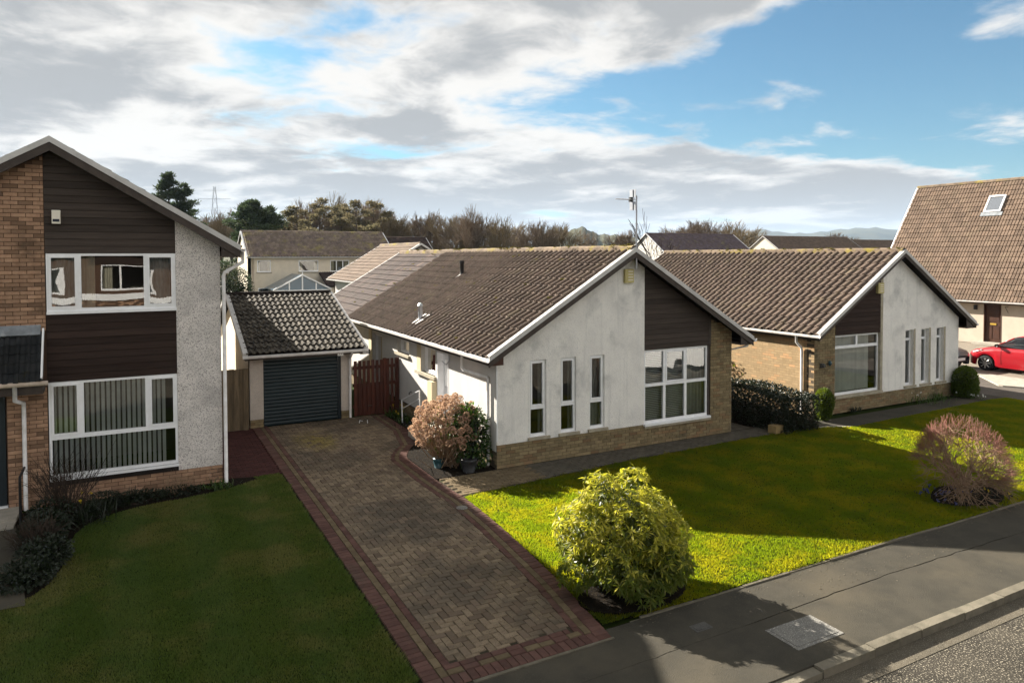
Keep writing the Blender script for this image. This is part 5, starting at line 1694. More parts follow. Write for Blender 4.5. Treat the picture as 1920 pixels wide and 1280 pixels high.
def car(name, label, loc, rz, paint, group=None):
    """small hatchback. local x runs from nose (0) to tail (4.0), y is width"""
    root = thing(name, label, 'car', (0, 0, 0), group)
    Lc = 4.02
    # x: half width, sill z, shoulder z, deck z (bonnet / belt line)
    tab = [(0, .56, .34, .52, .58), (.06, .70, .24, .62, .70), (.22, .80, .20, .70, .79), (.6, .845, .19, .76, .89), (1.0, .855, .19, .80, .96), (1.35, .86, .19, .83, .99),
           (2.2, .865, .19, .86, 1.00), (3.2, .86, .19, .88, 1.01), (3.7, .83, .21, .88, 1.02), (3.92, .78, .26, .84, 1.0), (4.02, .70, .36, .78, .95)]
    wx, wr = (.74, 3.22), .335
    xs = sorted(set(list(np.linspace(0, Lc, 34)) + [.06, .22] + [q + r_ * math.cos(a) for q in wx for r_ in (wr,) for a in np.linspace(0, math.pi, 11)]))
    V, F = [], []
    for x_ in xs:
        hw, zb, zs, zd = lerp_tab(tab, x_)
        for q in wx:
            dx = abs(x_ - q)
            if dx < wr + .02:
                zb = max(zb, .30 + math.sqrt(max(0, (wr + .02) ** 2 - dx * dx)))
        zb = min(zb, zs - .06)
        m = zb + (zs - zb) * .55
        row = [(hw * .96, zb), (hw * 1.0, m), (hw * .985, zs), (hw * .93, zd - .02), (hw * .80, zd + .005), (hw * .40, zd + .03), (0, zd + .04)]
        V += [(x_, y_, z_) for y_, z_ in row] + [(x_, -y_, z_) for y_, z_ in row[-2::-1]]
    k = 13
    for i in range(len(xs) - 1):
        for j in range(k - 1):
            F.append((i * k + j, i * k + j + 1, (i + 1) * k + j + 1, (i + 1) * k + j))
    F.append(tuple(range(k)))
    F.append(tuple((len(xs) - 1) * k + j for j in range(k)))
    link('body', mesh_np('body', V, F, paint, smooth=True), root)
    # greenhouse
    gx = [(1.02, .78, .99, .74, 1.00), (1.30, .78, 1.0, .70, 1.17), (1.75, .79, 1.0, .62, 1.43), (2.2, .79, 1.0, .60, 1.48), (2.8, .79, 1.01, .59, 1.47), (3.35, .78, 1.02, .58, 1.40), (3.72, .76, 1.02, .62, 1.20), (3.90, .74, 1.01, .70, 1.03)]
    gxs = list(np.linspace(1.02, 3.90, 22))
    V, F = [], []
    for x_ in gxs:
        w0, z0, w1, z1 = lerp_tab(gx, x_)
        V += [(x_, w0, z0), (x_, (w0 + w1) / 2 + .03, (z0 + z1) / 2), (x_, w1, z1), (x_, 0, z1 + .015), (x_, -w1, z1), (x_, -(w0 + w1) / 2 - .03, (z0 + z1) / 2), (x_, -w0, z0)]
    k = 7
    for i in range(len(gxs) - 1):
        for j in range(k - 1):
            F.append((i * k + j, i * k + j + 1, (i + 1) * k + j + 1, (i + 1) * k + j))
    link('windows', mesh_np('windows', V, F, 'glass_car', smooth=True), root)
    # roof skin and pillars, slightly proud of the glass
    V, F = [], []
    rxs = [x_ for x_ in np.linspace(1.66, 3.45, 12)]
    for x_ in rxs:
        w0, z0, w1, z1 = lerp_tab(gx, x_)
        V += [(x_, w1 + .02, z1 - .045), (x_, w1 - .02, z1 + .012), (x_, 0, z1 + .032), (x_, -w1 + .02, z1 + .012), (x_, -w1 - .02, z1 - .045)]
    for i in range(len(rxs) - 1):
        for j in range(4):
            F.append((i * 5 + j, i * 5 + j + 1, i * 5 + j + 6, i * 5 + j + 5))
    link('roof', mesh_np('roof', V, F, paint, smooth=True), root)
    for s in (-1, 1):
        pil = MB()
        for xa, xb, wd in ((1.06, 1.70, .045), (2.32, 2.36, .06), (3.88, 3.42, .12)):
            pts = []
            for t in (0, .5, 1):
                if xa == 2.32:
                    w0, z0, w1, z1 = lerp_tab(gx, 2.34)
                    pts.append((2.34, s * (w0 + (w1 - w0) * t + (.04 if t == .5 else .012)), z0 + (z1 - z0) * t))
                else:
                    x_ = xa + (xb - xa) * t
                    w0, z0, w1, z1 = lerp_tab(gx, x_)
                    pts.append((x_, s * (w1 + .012), z1 - .01))
            pil.tube(pts, wd * .55, 6)
        pil.build('pillar', paint, root, smooth=True)
        for q in wx:
            ty = MB().tube([(q, s * .66, .30), (q, s * .68, .30), (q, s * .845, .30), (q, s * .862, .30)], [.27, .30, .30, .27], 24).build('tyre', 'tyre', root, smooth=False)
            rm = MB()
            rm.tube([(q, s * .80, .30), (q, s * .868, .30)], [.205, .205], 24, cap=False)
            rm.tube([(q, s * .845, .30), (q, s * .875, .30)], .05, 10)
            for a in range(8):
                t = a * math.pi / 4
                rm.tube([(q + .04 * math.cos(t), s * .862, .30 + .04 * math.sin(t)), (q + .205 * math.cos(t), s * .858, .30 + .205 * math.sin(t))], .022, 5)
            rm.tube([(q, s * .79, .30), (q, s * .80, .30)], .20, 20)
            rm.build('rim', 'rim', ty)
            MB().tube([(q, s * .30, .32), (q, s * .70, .32)], .34, 20).build('wheel_well', 'black', root)
        MB().prism([(.10, s * .56, .66), (.34, s * .83, .72), (.62, s * .85, .84), (.30, s * .66, .80)], [(.14, s * .52, .64), (.36, s * .78, .70), (.62, s * .80, .82), (.32, s * .62, .78)]).build('headlight', 'lamp_glass', root)
        MB().prism([(3.92, s * .60, .90), (3.80, s * .825, .90), (3.88, s * .80, .70), (4.0, s * .62, .70)], [(4.0, s * .60, .90), (3.86, s * .85, .90), (3.92, s * .83, .70), (4.04, s * .62, .70)]).build('tail_light', 'tail_red', root)
        mb = MB().tube([(1.18, s * .82, 1.02), (1.20, s * .90, 1.06), (1.22, s * 1.02, 1.06)], [.03, .07, .06], 8)
        mb.build('door_mirror', 'black', root, smooth=True)
        dl = MB()
        for x_ in (1.32, 2.36, 3.0):
            hw, zb, zs, zd = lerp_tab(tab, x_)
            dl.tube([(x_, s * (hw * .985), zb + .12), (x_, s * (hw * 1.003), zb + .35), (x_, s * (hw * .99), zs), (x_, s * hw * .93, zd - .02)], .005, 4)
        dl.build('door_seam', 'black', root)
        MB().box(2.16, 2.32, s * .865 - .012, s * .865 + .012, .86, .89).build('door_handle', paint, root)
    MB().prism([(.00, -.42, .50), (.00, .42, .50), (.03, .36, .62), (.03, -.36, .62)], [(-.012, -.42, .50), (-.012, .42, .50), (.016, .36, .62), (.016, -.36, .62)]).build('grille', 'black', root)
    MB().box(-.01, .05, -.50, .50, .34, .42).build('lower_grille', 'black', root)
    MB().box(-.02, .0, -.26, .26, .42, .53).build('number_plate', 'plate_white', root)
    root.rotation_euler = (0, 0, rz)
    root.location = loc
    return root


# parent inverses are identity at the origin, so moving the root moves the car
car('parked_car', 'bright red hatchback parked before the chalet house', (24.22, 3.25, -0.01), R(-90), 'paint_red')
car('parked_car', 'dark navy car half hidden behind the second bungalow', (22.35, 2.88, -0.01), R(90), 'paint_navy')
car('parked_car', 'white hatchback by the kerb, seen reflected in the bungalow window', (11.6, -9.6, -0.12), R(2), 'paint_white')

# ------------------------------------------------------------------ plants
def unit(v):
    return v / (np.linalg.norm(v, axis=-1, keepdims=True) + 1e-9)


def leaves(name, parent, C, D, L, Wd, mat, droop=0.0, kind=None):
    """diamond leaves: base C, direction D, length L, width Wd"""
    C, D = np.asarray(C, float), unit(np.asarray(D, float))
    n = len(C)
    L = np.broadcast_to(np.asarray(L, float), (n,))[:, None]
    Wd = np.broadcast_to(np.asarray(Wd, float), (n,))[:, None]
    S = unit(np.cross(D, unit(rng.normal(size=(n, 3)) * 0.5 + np.array((0, 0, 1.0)))))
    Nn = np.cross(S, D)
    V = np.empty((n, 4, 3))
    V[:, 0] = C
    V[:, 1] = C + D * L * .5 + S * Wd * .5 - Nn * Wd * .12
    V[:, 2] = C + D * L - Nn * L * droop
    V[:, 3] = C + D * L * .5 - S * Wd * .5 - Nn * Wd * .12
    me = mesh_np(name, V.reshape(-1, 3), np.arange(4 * n).reshape(-1, 4), mat, np.repeat(rng.random(n), 4))
    return link(name, me, parent, kind=kind)


def sticks(name, parent, A, B, r0, r1, mat, n=3, kind=None):
    """many tapered twigs as n-sided prisms in one mesh"""
    A, B = np.asarray(A, float), np.asarray(B, float)
    m = len(A)
    d = unit(B - A)
    e = unit(np.cross(d, np.where(np.abs(d[:, 2:3]) < .9, np.array([[0, 0, 1.0]]), np.array([[1.0, 0, 0]]))))
    g = np.cross(d, e)
    r0 = np.broadcast_to(np.asarray(r0, float), (m,))[:, None]
    r1 = np.broadcast_to(np.asarray(r1, float), (m,))[:, None]
    V = np.empty((m, 2 * n, 3))
    for k in range(n):
        t = 2 * math.pi * k / n
        o = math.cos(t) * e + math.sin(t) * g
        V[:, k] = A + o * r0
        V[:, n + k] = B + o * r1
    base = np.array([(k, (k + 1) % n, n + (k + 1) % n, n + k) for k in range(n)])
    F = (base[None] + (np.arange(m) * 2 * n)[:, None, None]).reshape(-1, 4)
    me = mesh_np(name, V.reshape(-1, 3), F, mat, np.repeat(rng.random(m), 2 * n))
    return link(name, me, parent, kind=kind)


def sph(n):
    return unit(rng.normal(size=(n, 3)))


# ---- the big yellow-green shrub on the corner of the lawn
def lit_shrub():
    c = np.array((-0.93, -5.72, 0.0))
    t = thing('evergreen_shrub', 'large rounded yellow-green evergreen shrub on the lawn corner by the drive', 'shrub', tuple(c))
    lobes = [(-.10, .05, .70, .62, .62, .60), (.30, -.05, .62, .52, .55, .55), (-.22, .08, 1.30, .25, .26, .30), (.20, .05, 1.24, .29, .30, .28), (-.55, .05, .92, .33, .36, .30),
             (.56, .0, 1.00, .27, .30, .24), (.78, -.05, .66, .24, .34, .34), (.02, -.50, .88, .40, .30, .34), (-.40, -.42, .58, .36, .34, .32), (.42, -.48, .56, .36, .32, .34),
             (-.70, -.05, .42, .26, .34, .24), (.10, -.52, .32, .44, .32, .26), (.66, -.2, .34, .28, .32, .24), (-.20, .45, .7, .4, .36, .5), (.35, .4, .7, .4, .36, .45), (-.02, -.2, 1.10, .32, .3, .26)]
    L = np.array(lobes)
    P, Nn = [], []
    w = L[:, 3] * L[:, 5]
    for i in rng.choice(len(L), 4200, p=w / w.sum()):
        d = sph(1)[0]
        rr = rng.uniform(.86, 1.04)
        q = L[i, :3] + d * L[i, 3:] * rr
        if q[2] < .04:
            continue
        inside = (((q - L[:, :3]) / L[:, 3:]) ** 2).sum(1)
        inside[i] = 9
        if inside.min() < .72:
            continue
        P.append(q)
        Nn.append(d)
    P, Nn = np.array(P), np.array(Nn)
    P = P + Nn * (.075 * np.sin(P[:, 0] * 8 + 2) * np.sin(P[:, 2] * 7 + 1) + .05 * np.sin(P[:, 1] * 9 + P[:, 2] * 5))[:, None]
    # thin out so that rosettes stay distinct and dark gaps show between the clumps
    keep, cell = [], {}
    for i, q in enumerate(P):
        k = tuple((q / .075).astype(int))
        if k not in cell:
            cell[k] = 1
            keep.append(i)
    P, Nn = P[keep], Nn[keep]
    gaps = np.sin(P[:, 0] * 9 + 1) * np.sin(P[:, 1] * 8) * np.sin(P[:, 2] * 10 + 2)
    P, Nn = P[gaps > -.28], Nn[gaps > -.28]
    ax = unit(Nn * .75 + np.array((0, 0, .65)) + rng.normal(size=P.shape) * .15)
    Cc, Dd, Ll, up = [], [], [], []
    for q, a in zip(P, ax):
        e = unit(np.cross(a, rng.normal(size=3)))
        g = np.cross(a, e)
        k = rng.integers(11, 15)
        ph = rng.random() * 6
        for j in range(k):
            th = ph + 2.4 * j
            el = rng.uniform(-.45, .75)
            d = (math.cos(th) * e + math.sin(th) * g) * math.cos(el) + a * math.sin(el)
            d = d + np.array((0, 0, -.22))
            Cc.append(q + a * .012 * (j % 3))
            Dd.append(d)
            Ll.append(rng.uniform(.055, .130))
            up.append(q[2] + a[2] * .3 + rng.normal() * .12)
    Cc, Dd, Ll, up = map(np.array, (Cc, Dd, Ll, up))
    m = up > .78  # sunlight put into the colour: upper leaves yellower, lower ones greener
    leaves('sun_tinted_leaves', t, Cc[m] + c, Dd[m], Ll[m], Ll[m] * .26, 'leaf_yellow', .18)
    leaves('leaves', t, Cc[~m] + c, Dd[~m], Ll[~m], Ll[~m] * .27, 'leaf_lime', .22)
    n = 7000
    i = rng.choice(len(L), n, p=w / w.sum())
    q = L[i, :3] + sph(n) * L[i, 3:] * rng.uniform(.3, .84, (n, 1))
    q = q[q[:, 2] > .03]
    leaves('inner_leaves', t, q + c, sph(len(q)) + np.array((0, 0, -.4)), .10, .03, 'leaf_mid')
    A, B = [], []
    for k in range(26):
        b = L[rng.integers(len(L)), :3] * .8 + rng.normal(size=3) * .12
        A.append((rng.normal() * .07, rng.normal() * .07, 0))
        B.append(b)
    sticks('stems', t, np.array(A) + c, np.array(B) + c, .022, .008, 'stem_dark', 5)


lit_shrub()


# ---- hydrangea with last year's dry heads, and the green shrub beside it
def hydrangea():
    c = np.array((-0.86, 0.80, 0.0))
    t = thing('hydrangea', 'hydrangea full of dry pinkish brown flower heads beside the drive', 'shrub', tuple(c))
    heads = []
    for k in range(1500):
        d = sph(1)[0]
        if d[2] < -.25:
            continue
        q = np.array((0, 0, .78)) + d * np.array((.80, .80, .80)) * rng.uniform(.70, 1.0)
        if all(np.linalg.norm(q - h) > .125 for h in heads) and q[2] > .25:
            heads.append(q)
        if len(heads) > 150:
            break
    heads = np.array(heads)
    # each head is a dome of small papery florets
    C_, D_ = [], []
    for h in heads:
        n = 85
        d = unit(sph(n) + np.array((0, 0, .25)))
        r_ = rng.uniform(.058, .082)
        C_.append(h + d * r_ * .8)
        D_.append(d + sph(n) * .9)
    leaves('dry_flower_heads', t, np.concatenate(C_) + c, np.concatenate(D_), .038, .034, 'flower_dry')
    A = rng.normal(size=(len(heads), 3)) * np.array((.10, .10, 0))
    mid = (A + heads) / 2 * np.array((1.15, 1.15, .9))
    sticks('stems', t, np.concatenate([A, mid]) + c, np.concatenate([mid, heads]) + c, .009, .006, 'stem_tan', 4)
    A2 = rng.normal(size=(70, 3)) * np.array((.16, .16, 0))
    B2 = A2 + unit(np.stack([rng.normal(size=70) * .6, rng.normal(size=70) * .6, np.ones(70)], 1)) * rng.uniform(.4, .9, (70, 1))
    sticks('dead_stems', t, A2 + c, B2 + c, .008, .004, 'stem_tan', 4)
    q = np.array((0, 0, .8)) + sph(420) * np.array((.62, .62, .62)) * rng.uniform(.5, 1.02, (420, 1))
    leaves('leaves', t, q + c, sph(420) + np.array((0, 0, .3)), .085, .042, 'leaf_mid')


hydrangea()


def leafy_mass(name, label, c, lobes, n, ll, ww, mat, cat='shrub', inner='leaf_hedge', group=None, shell=(.82, 1.03), stems=10, down=-.2):
    c = np.array(c, float)
    t = thing(name, label, cat, tuple(c), group)
    L = np.array(lobes, float)
    w = L[:, 3] * L[:, 4] + L[:, 4] * L[:, 5]
    i = rng.choice(len(L), n, p=w / w.sum())
    d = sph(n)
    q = L[i, :3] + d * L[i, 3:] * rng.uniform(*shell, (n, 1))
    q[:, 2] = np.abs(q[:, 2])
    leaves('leaves', t, q + c, d + sph(n) * .8 + np.array((0, 0, down)), rng.uniform(.7, 1.25, n) * ll, ww, mat)
    m = n // 3
    i = rng.choice(len(L), m, p=w / w.sum())
    q = L[i, :3] + sph(m) * L[i, 3:] * rng.uniform(.2, .85, (m, 1))
    q[:, 2] = np.abs(q[:, 2])
    leaves('inner_leaves', t, q + c, sph(m), ll * 1.3, ww * 1.6, inner)
    A = rng.normal(size=(stems, 3)) * np.array((.06, .06, 0))
    B = L[rng.integers(len(L), size=stems), :3] + rng.normal(size=(stems, 3)) * .08
    B[:, 2] = np.abs(B[:, 2]) + .05
    sticks('stems', t, A + c, B + c, .014, .006, 'stem_dark', 4)
    return t


leafy_mass('green_shrub', 'glossy green leafy shrub at the corner of the white bungalow', (-0.42, 0.42, 0),
           [(0, 0, .75, .40, .36, .55), (.05, -.02, .35, .40, .34, .34), (-.2, .1, .95, .34, .3, .38), (.0, .1, 1.12, .26, .26, .25)], 1900, .105, .045, 'leaf_green', down=-.5)
def clipped_hedge():
    x0, x1, y0, y1, h = 7.92, 9.25, -0.95, 7.0, 0.93
    t = thing('hedge', 'dark clipped evergreen hedge between the two bungalows', 'hedge', (8.58, 3, 0))
    n = 30000
    fx, fy, fz = x1 - x0, y1 - y0, h
    ar = np.array((fx * fy, fy * fz, fy * fz, fx * fz, fx * fz))
    k = rng.choice(5, n, p=ar / ar.sum())
    u, v = rng.random(n), rng.random(n)
    P = np.zeros((n, 3))
    N = np.zeros((n, 3))
    for i, (ax, sg) in enumerate(((2, 1), (0, -1), (0, 1), (1, -1), (1, 1))):
        m = k == i
        if ax == 2:
            P[m] = np.stack([x0 + fx * u[m], y0 + fy * v[m], np.full(m.sum(), h)], 1)
        elif ax == 0:
            P[m] = np.stack([np.full(m.sum(), x0 if sg < 0 else x1), y0 + fy * u[m], h * v[m]], 1)
        else:
            P[m] = np.stack([x0 + fx * u[m], np.full(m.sum(), y0 if sg < 0 else y1), h * v[m]], 1)
        N[m, ax] = sg
    # round the shoulders and let the clipped faces wander a little
    e = np.clip((P[:, 2] - h + .16) / .16, 0, 1)
    P[:, 0] += np.where(P[:, 0] < (x0 + x1) / 2, 1, -1) * .10 * e ** 2 * (k != 0)
    P[:, 1] += np.where(P[:, 1] < (y0 + y1) / 2, 1, -1) * .10 * e ** 2 * (k > 2)
    P += N * (.05 * np.sin(P[:, 1:2] * 2.1) + .03 * np.sin(P[:, 0:1] * 5 + P[:, 2:3] * 6) - rng.random((n, 1)) * .09)
    leaves('leaves', t, P, N + sph(n) * .8 + np.array((0, 0, .2)), rng.uniform(.04, .075, n), .038, 'leaf_hedge')
    q = np.stack([rng.uniform(x0 + .12, x1 - .12, 7000), rng.uniform(y0 + .12, y1 - .1, 7000), rng.uniform(.02, h - .1, 7000)], 1)
    leaves('inner_leaves', t, q, sph(7000), .09, .07, 'leaf_hedge')
    A = np.stack([rng.uniform(x0 + .3, x1 - .3, 40), rng.uniform(y0 + .3, y1 - .3, 40), np.zeros(40)], 1)
    sticks('stems', t, A, A + (0, 0, .7), .015, .008, 'stem_dark', 4)


clipped_hedge()
leafy_mass('topiary', 'small round clipped bush at the second bungalow corner', (10.22, -0.28, 0),
           [(0, 0, .52, .26, .26, .38), (0, 0, .25, .20, .20, .24)], 5200, .045, .030, 'leaf_box', group=None, down=.3)
leafy_mass('topiary', 'tall clipped dark bush at the far corner of second bungalow', (17.15, -0.22, 0),
           [(0, 0, .50, .42, .36, .50), (0, 0, .25, .44, .38, .28)], 9000, .05, .034, 'leaf_box', down=.3)


# ---- the leafless dome-shaped shrub
def twig_dome():
    c = np.array((7.32, -5.72, 0.0))
    t = thing('twiggy_shrub', 'leafless dome-shaped shrub with pinkish twig tips at lawn edge', 'shrub', tuple(c))
    ctr = np.array((0, 0, .12))

    def at(d, f):
        # point along direction d at fraction f of the dome radius, sagging outwards a little
        R_ = 1.0 / math.sqrt((d[0] ** 2 + d[1] ** 2) / .97 ** 2 + d[2] ** 2 / 1.50 ** 2)
        return ctr * (1 - f) + d * R_ * f + np.array((0, 0, .06 * math.sin(f * 3.1)))
    A, B, r0, r1, TA, TB = [], [], [], [], [], []
    for k in range(21):
        th, el = k * 2.399 + rng.normal() * .2, math.asin(rng.uniform(.42, .99) if k % 4 else rng.uniform(.12, .4))
        d0 = np.array((math.cos(th) * math.cos(el), math.sin(th) * math.cos(el), math.sin(el)))
        b = np.array((rng.normal() * .07, rng.normal() * .07, 0.0))
        m = at(d0, .30) + rng.normal(size=3) * .03
        A.append(b), B.append(m), r0.append(.021), r1.append(.016)
        for _ in range(3):
            d1 = unit(d0 + rng.normal(size=3) * .22)
            d1[2] = abs(d1[2])
            q1 = at(d1, rng.uniform(.48, .58)) + rng.normal(size=3) * .02
            A.append(m), B.append(q1), r0.append(.013), r1.append(.009)
            for _ in range(3):
                d2 = unit(d1 + rng.normal(size=3) * .15)
                q2 = at(d2, rng.uniform(.70, .78)) + rng.normal(size=3) * .015
                A.append(q1), B.append(q2), r0.append(.008), r1.append(.006)
                for _ in range(4):
                    d3 = unit(d2 + rng.normal(size=3) * .11)
                    q3 = at(d3, rng.uniform(.84, .93))
                    A.append(q2), B.append(q3), r0.append(.005), r1.append(.0035)
                    for _ in range(1 if d3[2] < .4 else 4):
                        d4 = unit(d3 + rng.normal(size=3) * .07)
                        TA.append(q3 + (q2 - q3) * rng.random() * .5)
                        TB.append(at(d4, rng.uniform(.95, 1.08)))
    A, B, TA, TB = map(np.array, (A, B, TA, TB))
    sticks('branches', t, A + c, B + c, r0, r1, 'stem_tan', 4)
    hi = TB[:, 2] > .55 + rng.normal(size=len(TB)) * .15
    sticks('pink_twigs', t, TA[hi] + c, TB[hi] + c, .0030, .0024, 'twig_pink', 3)
    sticks('twigs', t, TA[~hi] + c, TB[~hi] + c, .0036, .0022, 'stem_tan', 3, kind='stuff')


twig_dome()


def small_plant(name, label, c, n, h, mat, spread=.12, flowers=None, nf=0, group=None, wl=.02):
    c = np.array(c, float)
    t = thing(name, label, 'plant', tuple(c), group)
    p = rng.normal(size=(n, 3)) * np.array((spread, spread, 0))
    d = unit(rng.normal(size=(n, 3)) * .4 + np.array((0, 0, 1.0)))
    leaves('leaves', t, p + c, d, rng.uniform(.6, 1.1, n) * h, wl, mat, .3)
    if flowers:
        q = rng.normal(size=(nf, 3)) * np.array((spread, spread, 0)) + np.array((0, 0, h * 1.05))
        sticks('flower_stems', t, q * np.array((1, 1, 0)) + c, q + c, .004, .003, mat, 3, kind='stuff')
        cc = np.repeat(q, 7, 0)
        leaves('flowers', t, cc + c, sph(7 * nf) + np.array((0, -.5, .1)), .045, .03, flowers, kind='stuff')
    return t


small_plant('daffodils', 'yellow daffodils by the brown picket gate', (-0.32, 5.95, 0), 90, .30, 'leaf_green', .16, 'petal_yellow', 4)
small_plant('daffodils', 'daffodil clump beside the bungalow side wall', (-0.30, 5.2, 0), 80, .28, 'leaf_green', .15, 'petal_yellow', 3)
small_plant('leafy_plant', 'low green plants in the bed before the bungalow steps', (-0.30, 4.45, 0), 120, .22, 'leaf_hedge', .18)
small_plant('bulb_plant', 'small white flowered plants under the slit windows of second bungalow', (14.9, -0.05, 0), 100, .28, 'leaf_green', .28, 'petal_white', 6)
small_plant('bulb_plant', 'green bulb clump at the wall foot left of the tall topiary', (15.9, -0.05, 0), 90, .26, 'leaf_green', .2, 'petal_white', 3)
small_plant('bulb_plant', 'white flowers at the foot of the tall clipped bush', (17.0, -0.55, 0), 40, .14, 'leaf_green', .18, 'petal_white', 7)
small_plant('weed_clump', 'small dark plant at the brick foot under the large window', (11.9, -0.02, 0), 60, .22, 'leaf_hedge', .08)
small_plant('blue_flowers', 'low blue flowers under the leafless dome shrub', (6.9, -5.75, 0), 150, .08, 'leaf_hedge', .28, 'petal_blue', 26)
small_plant('crocus_patch', 'low leaves with yellow blooms in the bed under the dome shrub', (7.7, -6.0, 0), 120, .10, 'leaf_hedge', .25, 'petal_yellow', 4)
small_plant('border_plant', 'small evergreen tuft at the lawn edge near the left downpipe', (-5.55, 1.5, 0), 110, .20, 'leaf_green', .12)
small_plant('border_plant', 'grey-green tuft in the dark bed under the big left window', (-7.1, 1.35, 0), 110, .30, 'leaf_hedge', .14)
small_plant('border_plant', 'yellow spotted shrublet in the dark bed of the left house', (-7.75, 0.7, 0), 150, .45, 'leaf_hedge', .2, 'petal_yellow', 4)
wp = thing('climber_plant', 'sparse climbing rose on the sunlit brick side wall', 'plant', (10.2, 3.6, 0))
A = np.array([(10.20, 3.6, 0.0), (10.20, 3.75, .7), (10.20, 3.3, .7)])
B = np.array([(10.19, 3.65, .75), (10.17, 4.0, 1.35), (10.17, 2.95, 1.05)])
sticks('stems', wp, A, B, .012, .006, 'stem_tan', 4)
q = np.stack([np.full(160, 10.14), rng.normal(3.7, .35, 160), rng.normal(1.05, .16, 160)], 1)
leaves('leaves', wp, q, sph(160), .09, .05, 'leaf_mid')


def bare_bush(name, label, c, n, h, spread, mat='stem_dark', r=.007):
    c = np.array(c, float)
    t = thing(name, label, 'shrub', tuple(c))
    A = rng.normal(size=(n, 3)) * np.array((.08, .08, 0))
    d = unit(np.stack([rng.normal(size=n) * spread, rng.normal(size=n) * spread, np.ones(n)], 1))
    B = A + d * h * rng.uniform(.55, .8, (n, 1))
    sticks('stems', t, A + c, B + c, r, r * .6, mat, 4)
    k = rng.integers(n, size=n * 6)
    tt = rng.uniform(.4, 1, (n * 6, 1))
    P = A[k] + (B[k] - A[k]) * tt
    Q = P + unit(d[k] + rng.normal(size=(n * 6, 3)) * .45) * h * rng.uniform(.12, .35, (n * 6, 1))
    sticks('twigs', t, P + c, Q + c, r * .5, r * .3, mat, 3)
    return t


bare_bush('bare_shrub', 'tall dark leafless shrub in front of the left brick wall', (-8.1, 0.75, 0), 60, 1.45, .34)
bare_bush('bare_shrub', 'small brown leafless shrub against the left brick plinth', (-6.25, 1.55, 0), 40, .48, .5, 'stem_tan', .004)
leafy_mass('dark_shrub', 'low dark evergreen shrub filling the left front bed', (-8.32, -0.35, 0), [(0, .3, .22, .34, .55, .26), (.1, -.7, .18, .36, .55, .22), (-.1, -1.3, .14, .4, .45, .16), (.05, .9, .25, .36, .4, .28)], 5200, .06, .03, 'leaf_hedge')
leafy_mass('dark_shrub', 'low dark ground cover under the big left window', (-7.0, 1.35, 0), [(0, 0, .10, .55, .16, .13), (.75, .1, .08, .4, .14, .10), (-.55, -.1, .14, .4, .2, .18)], 2200, .05, .025, 'leaf_hedge')
bare_bush('bare_shrub', 'low dark twiggy shrub in the left bed near the steps', (-8.35, -0.6, 0), 60, .75, .45)

# pots, boxes and odds and ends
pt = thing('plant_pot', 'dark teal glazed pot under the hydrangea', 'plant pot', (-1.05, 0.55, 0.01))
MB().tube([(-1.08, .72, .01), (-1.08, .72, .17), (-1.08, .72, .22), (-1.08, .72, .20)], [.09, .125, .13, .11], 16).build('pot', 'pot_teal', pt, smooth=True)
pt = thing('plant_pot', 'dark round pot half hidden under the green shrub', 'plant pot', (-0.62, 0.12, 0.01))
MB().tube([(-.62, .12, .01), (-.62, .12, .24), (-.62, .12, .30), (-.62, .12, .28)], [.13, .18, .185, .15], 16).build('pot', 'black', pt, smooth=True)
pt = thing('cardboard_box', 'small tan box standing at the end of the front path', 'box', (7.9, -0.62, 0))
MB().box(7.76, 8.04, -.76, -.50, -.012, .20).build('carton', 'card', pt)
MB().prism([(7.76, -.76, .20), (8.04, -.76, .20), (8.04, -.63, .202), (7.76, -.63, .202)], [(7.76, -.76, .206), (8.04, -.76, .206), (8.04, -.63, .208), (7.76, -.63, .208)]).build('flap', 'card', pt)
pt = thing('garden_tools', 'small pale metal bits lying on the drive by the garage', 'debris', (-1.35, 5.75, 0.01))
MB().tube([(-1.48, 5.62, .02), (-1.40, 5.86, .03), (-1.34, 5.80, .02)], .010, 5).tube([(-1.28, 5.50, .02), (-1.20, 5.80, .03)], .010, 5).build('rod', 'upvc', pt)


# ------------------------------------------------------------------ trees
def bare_tree_mesh(seed, h, spread=.42, lev=6, upw=.12, trunk=.30, kids=(2, 4)):
    r = np.random.default_rng(seed)
    T, Cn = [], []

    def grow(p, d, L, rad, lv):
        q = p + d * L
        (T if lv >= lev - 1 else Cn).append((p, q, rad, rad * .74))
        if lv == 0:
            return
        for _ in range(r.integers(*kids) if lv < lev else 3):
            dd = unit(d + r.normal(size=3) * spread + np.array((0, 0, upw)))
            grow(p + d * L * r.uniform(.55, 1.0), dd, L * r.uniform(.62, .86), rad * r.uniform(.5, .68), lv - 1)
        dd = unit(d + r.normal(size=3) * spread * .4)
        grow(q, dd, L * r.uniform(.7, .88), rad * .72, lv - 1)
    grow(np.array((0, 0, 0.0)), unit(np.array((r.normal() * .04, r.normal() * .04, 1))), h * trunk, h * .018, lev)
    z = max(b[1][2] for b in Cn)
    s = h / z
    return [[(a * s, b * s, c, d) for a, b, c, d in X] for X in (T, Cn)]


TREES = []


def make_bare_tree(seed, mat='twig', **k):
    T, Cn = bare_tree_mesh(seed, 12.0, **k)
    root = thing('bare_tree', 'x', 'tree', (0, 0, 0), 'bare trees along the skyline')
    for nm, X, m, mn in (('trunk', T, 'bark', .07), ('crown', Cn, mat, .020)):
        sticks(nm, root, [a for a, *_ in X], [b for _, b, *_ in X], [max(c, mn) for *_, c, _ in X], [max(d, mn * .8) for *_, d in X], m, 3)
    return root


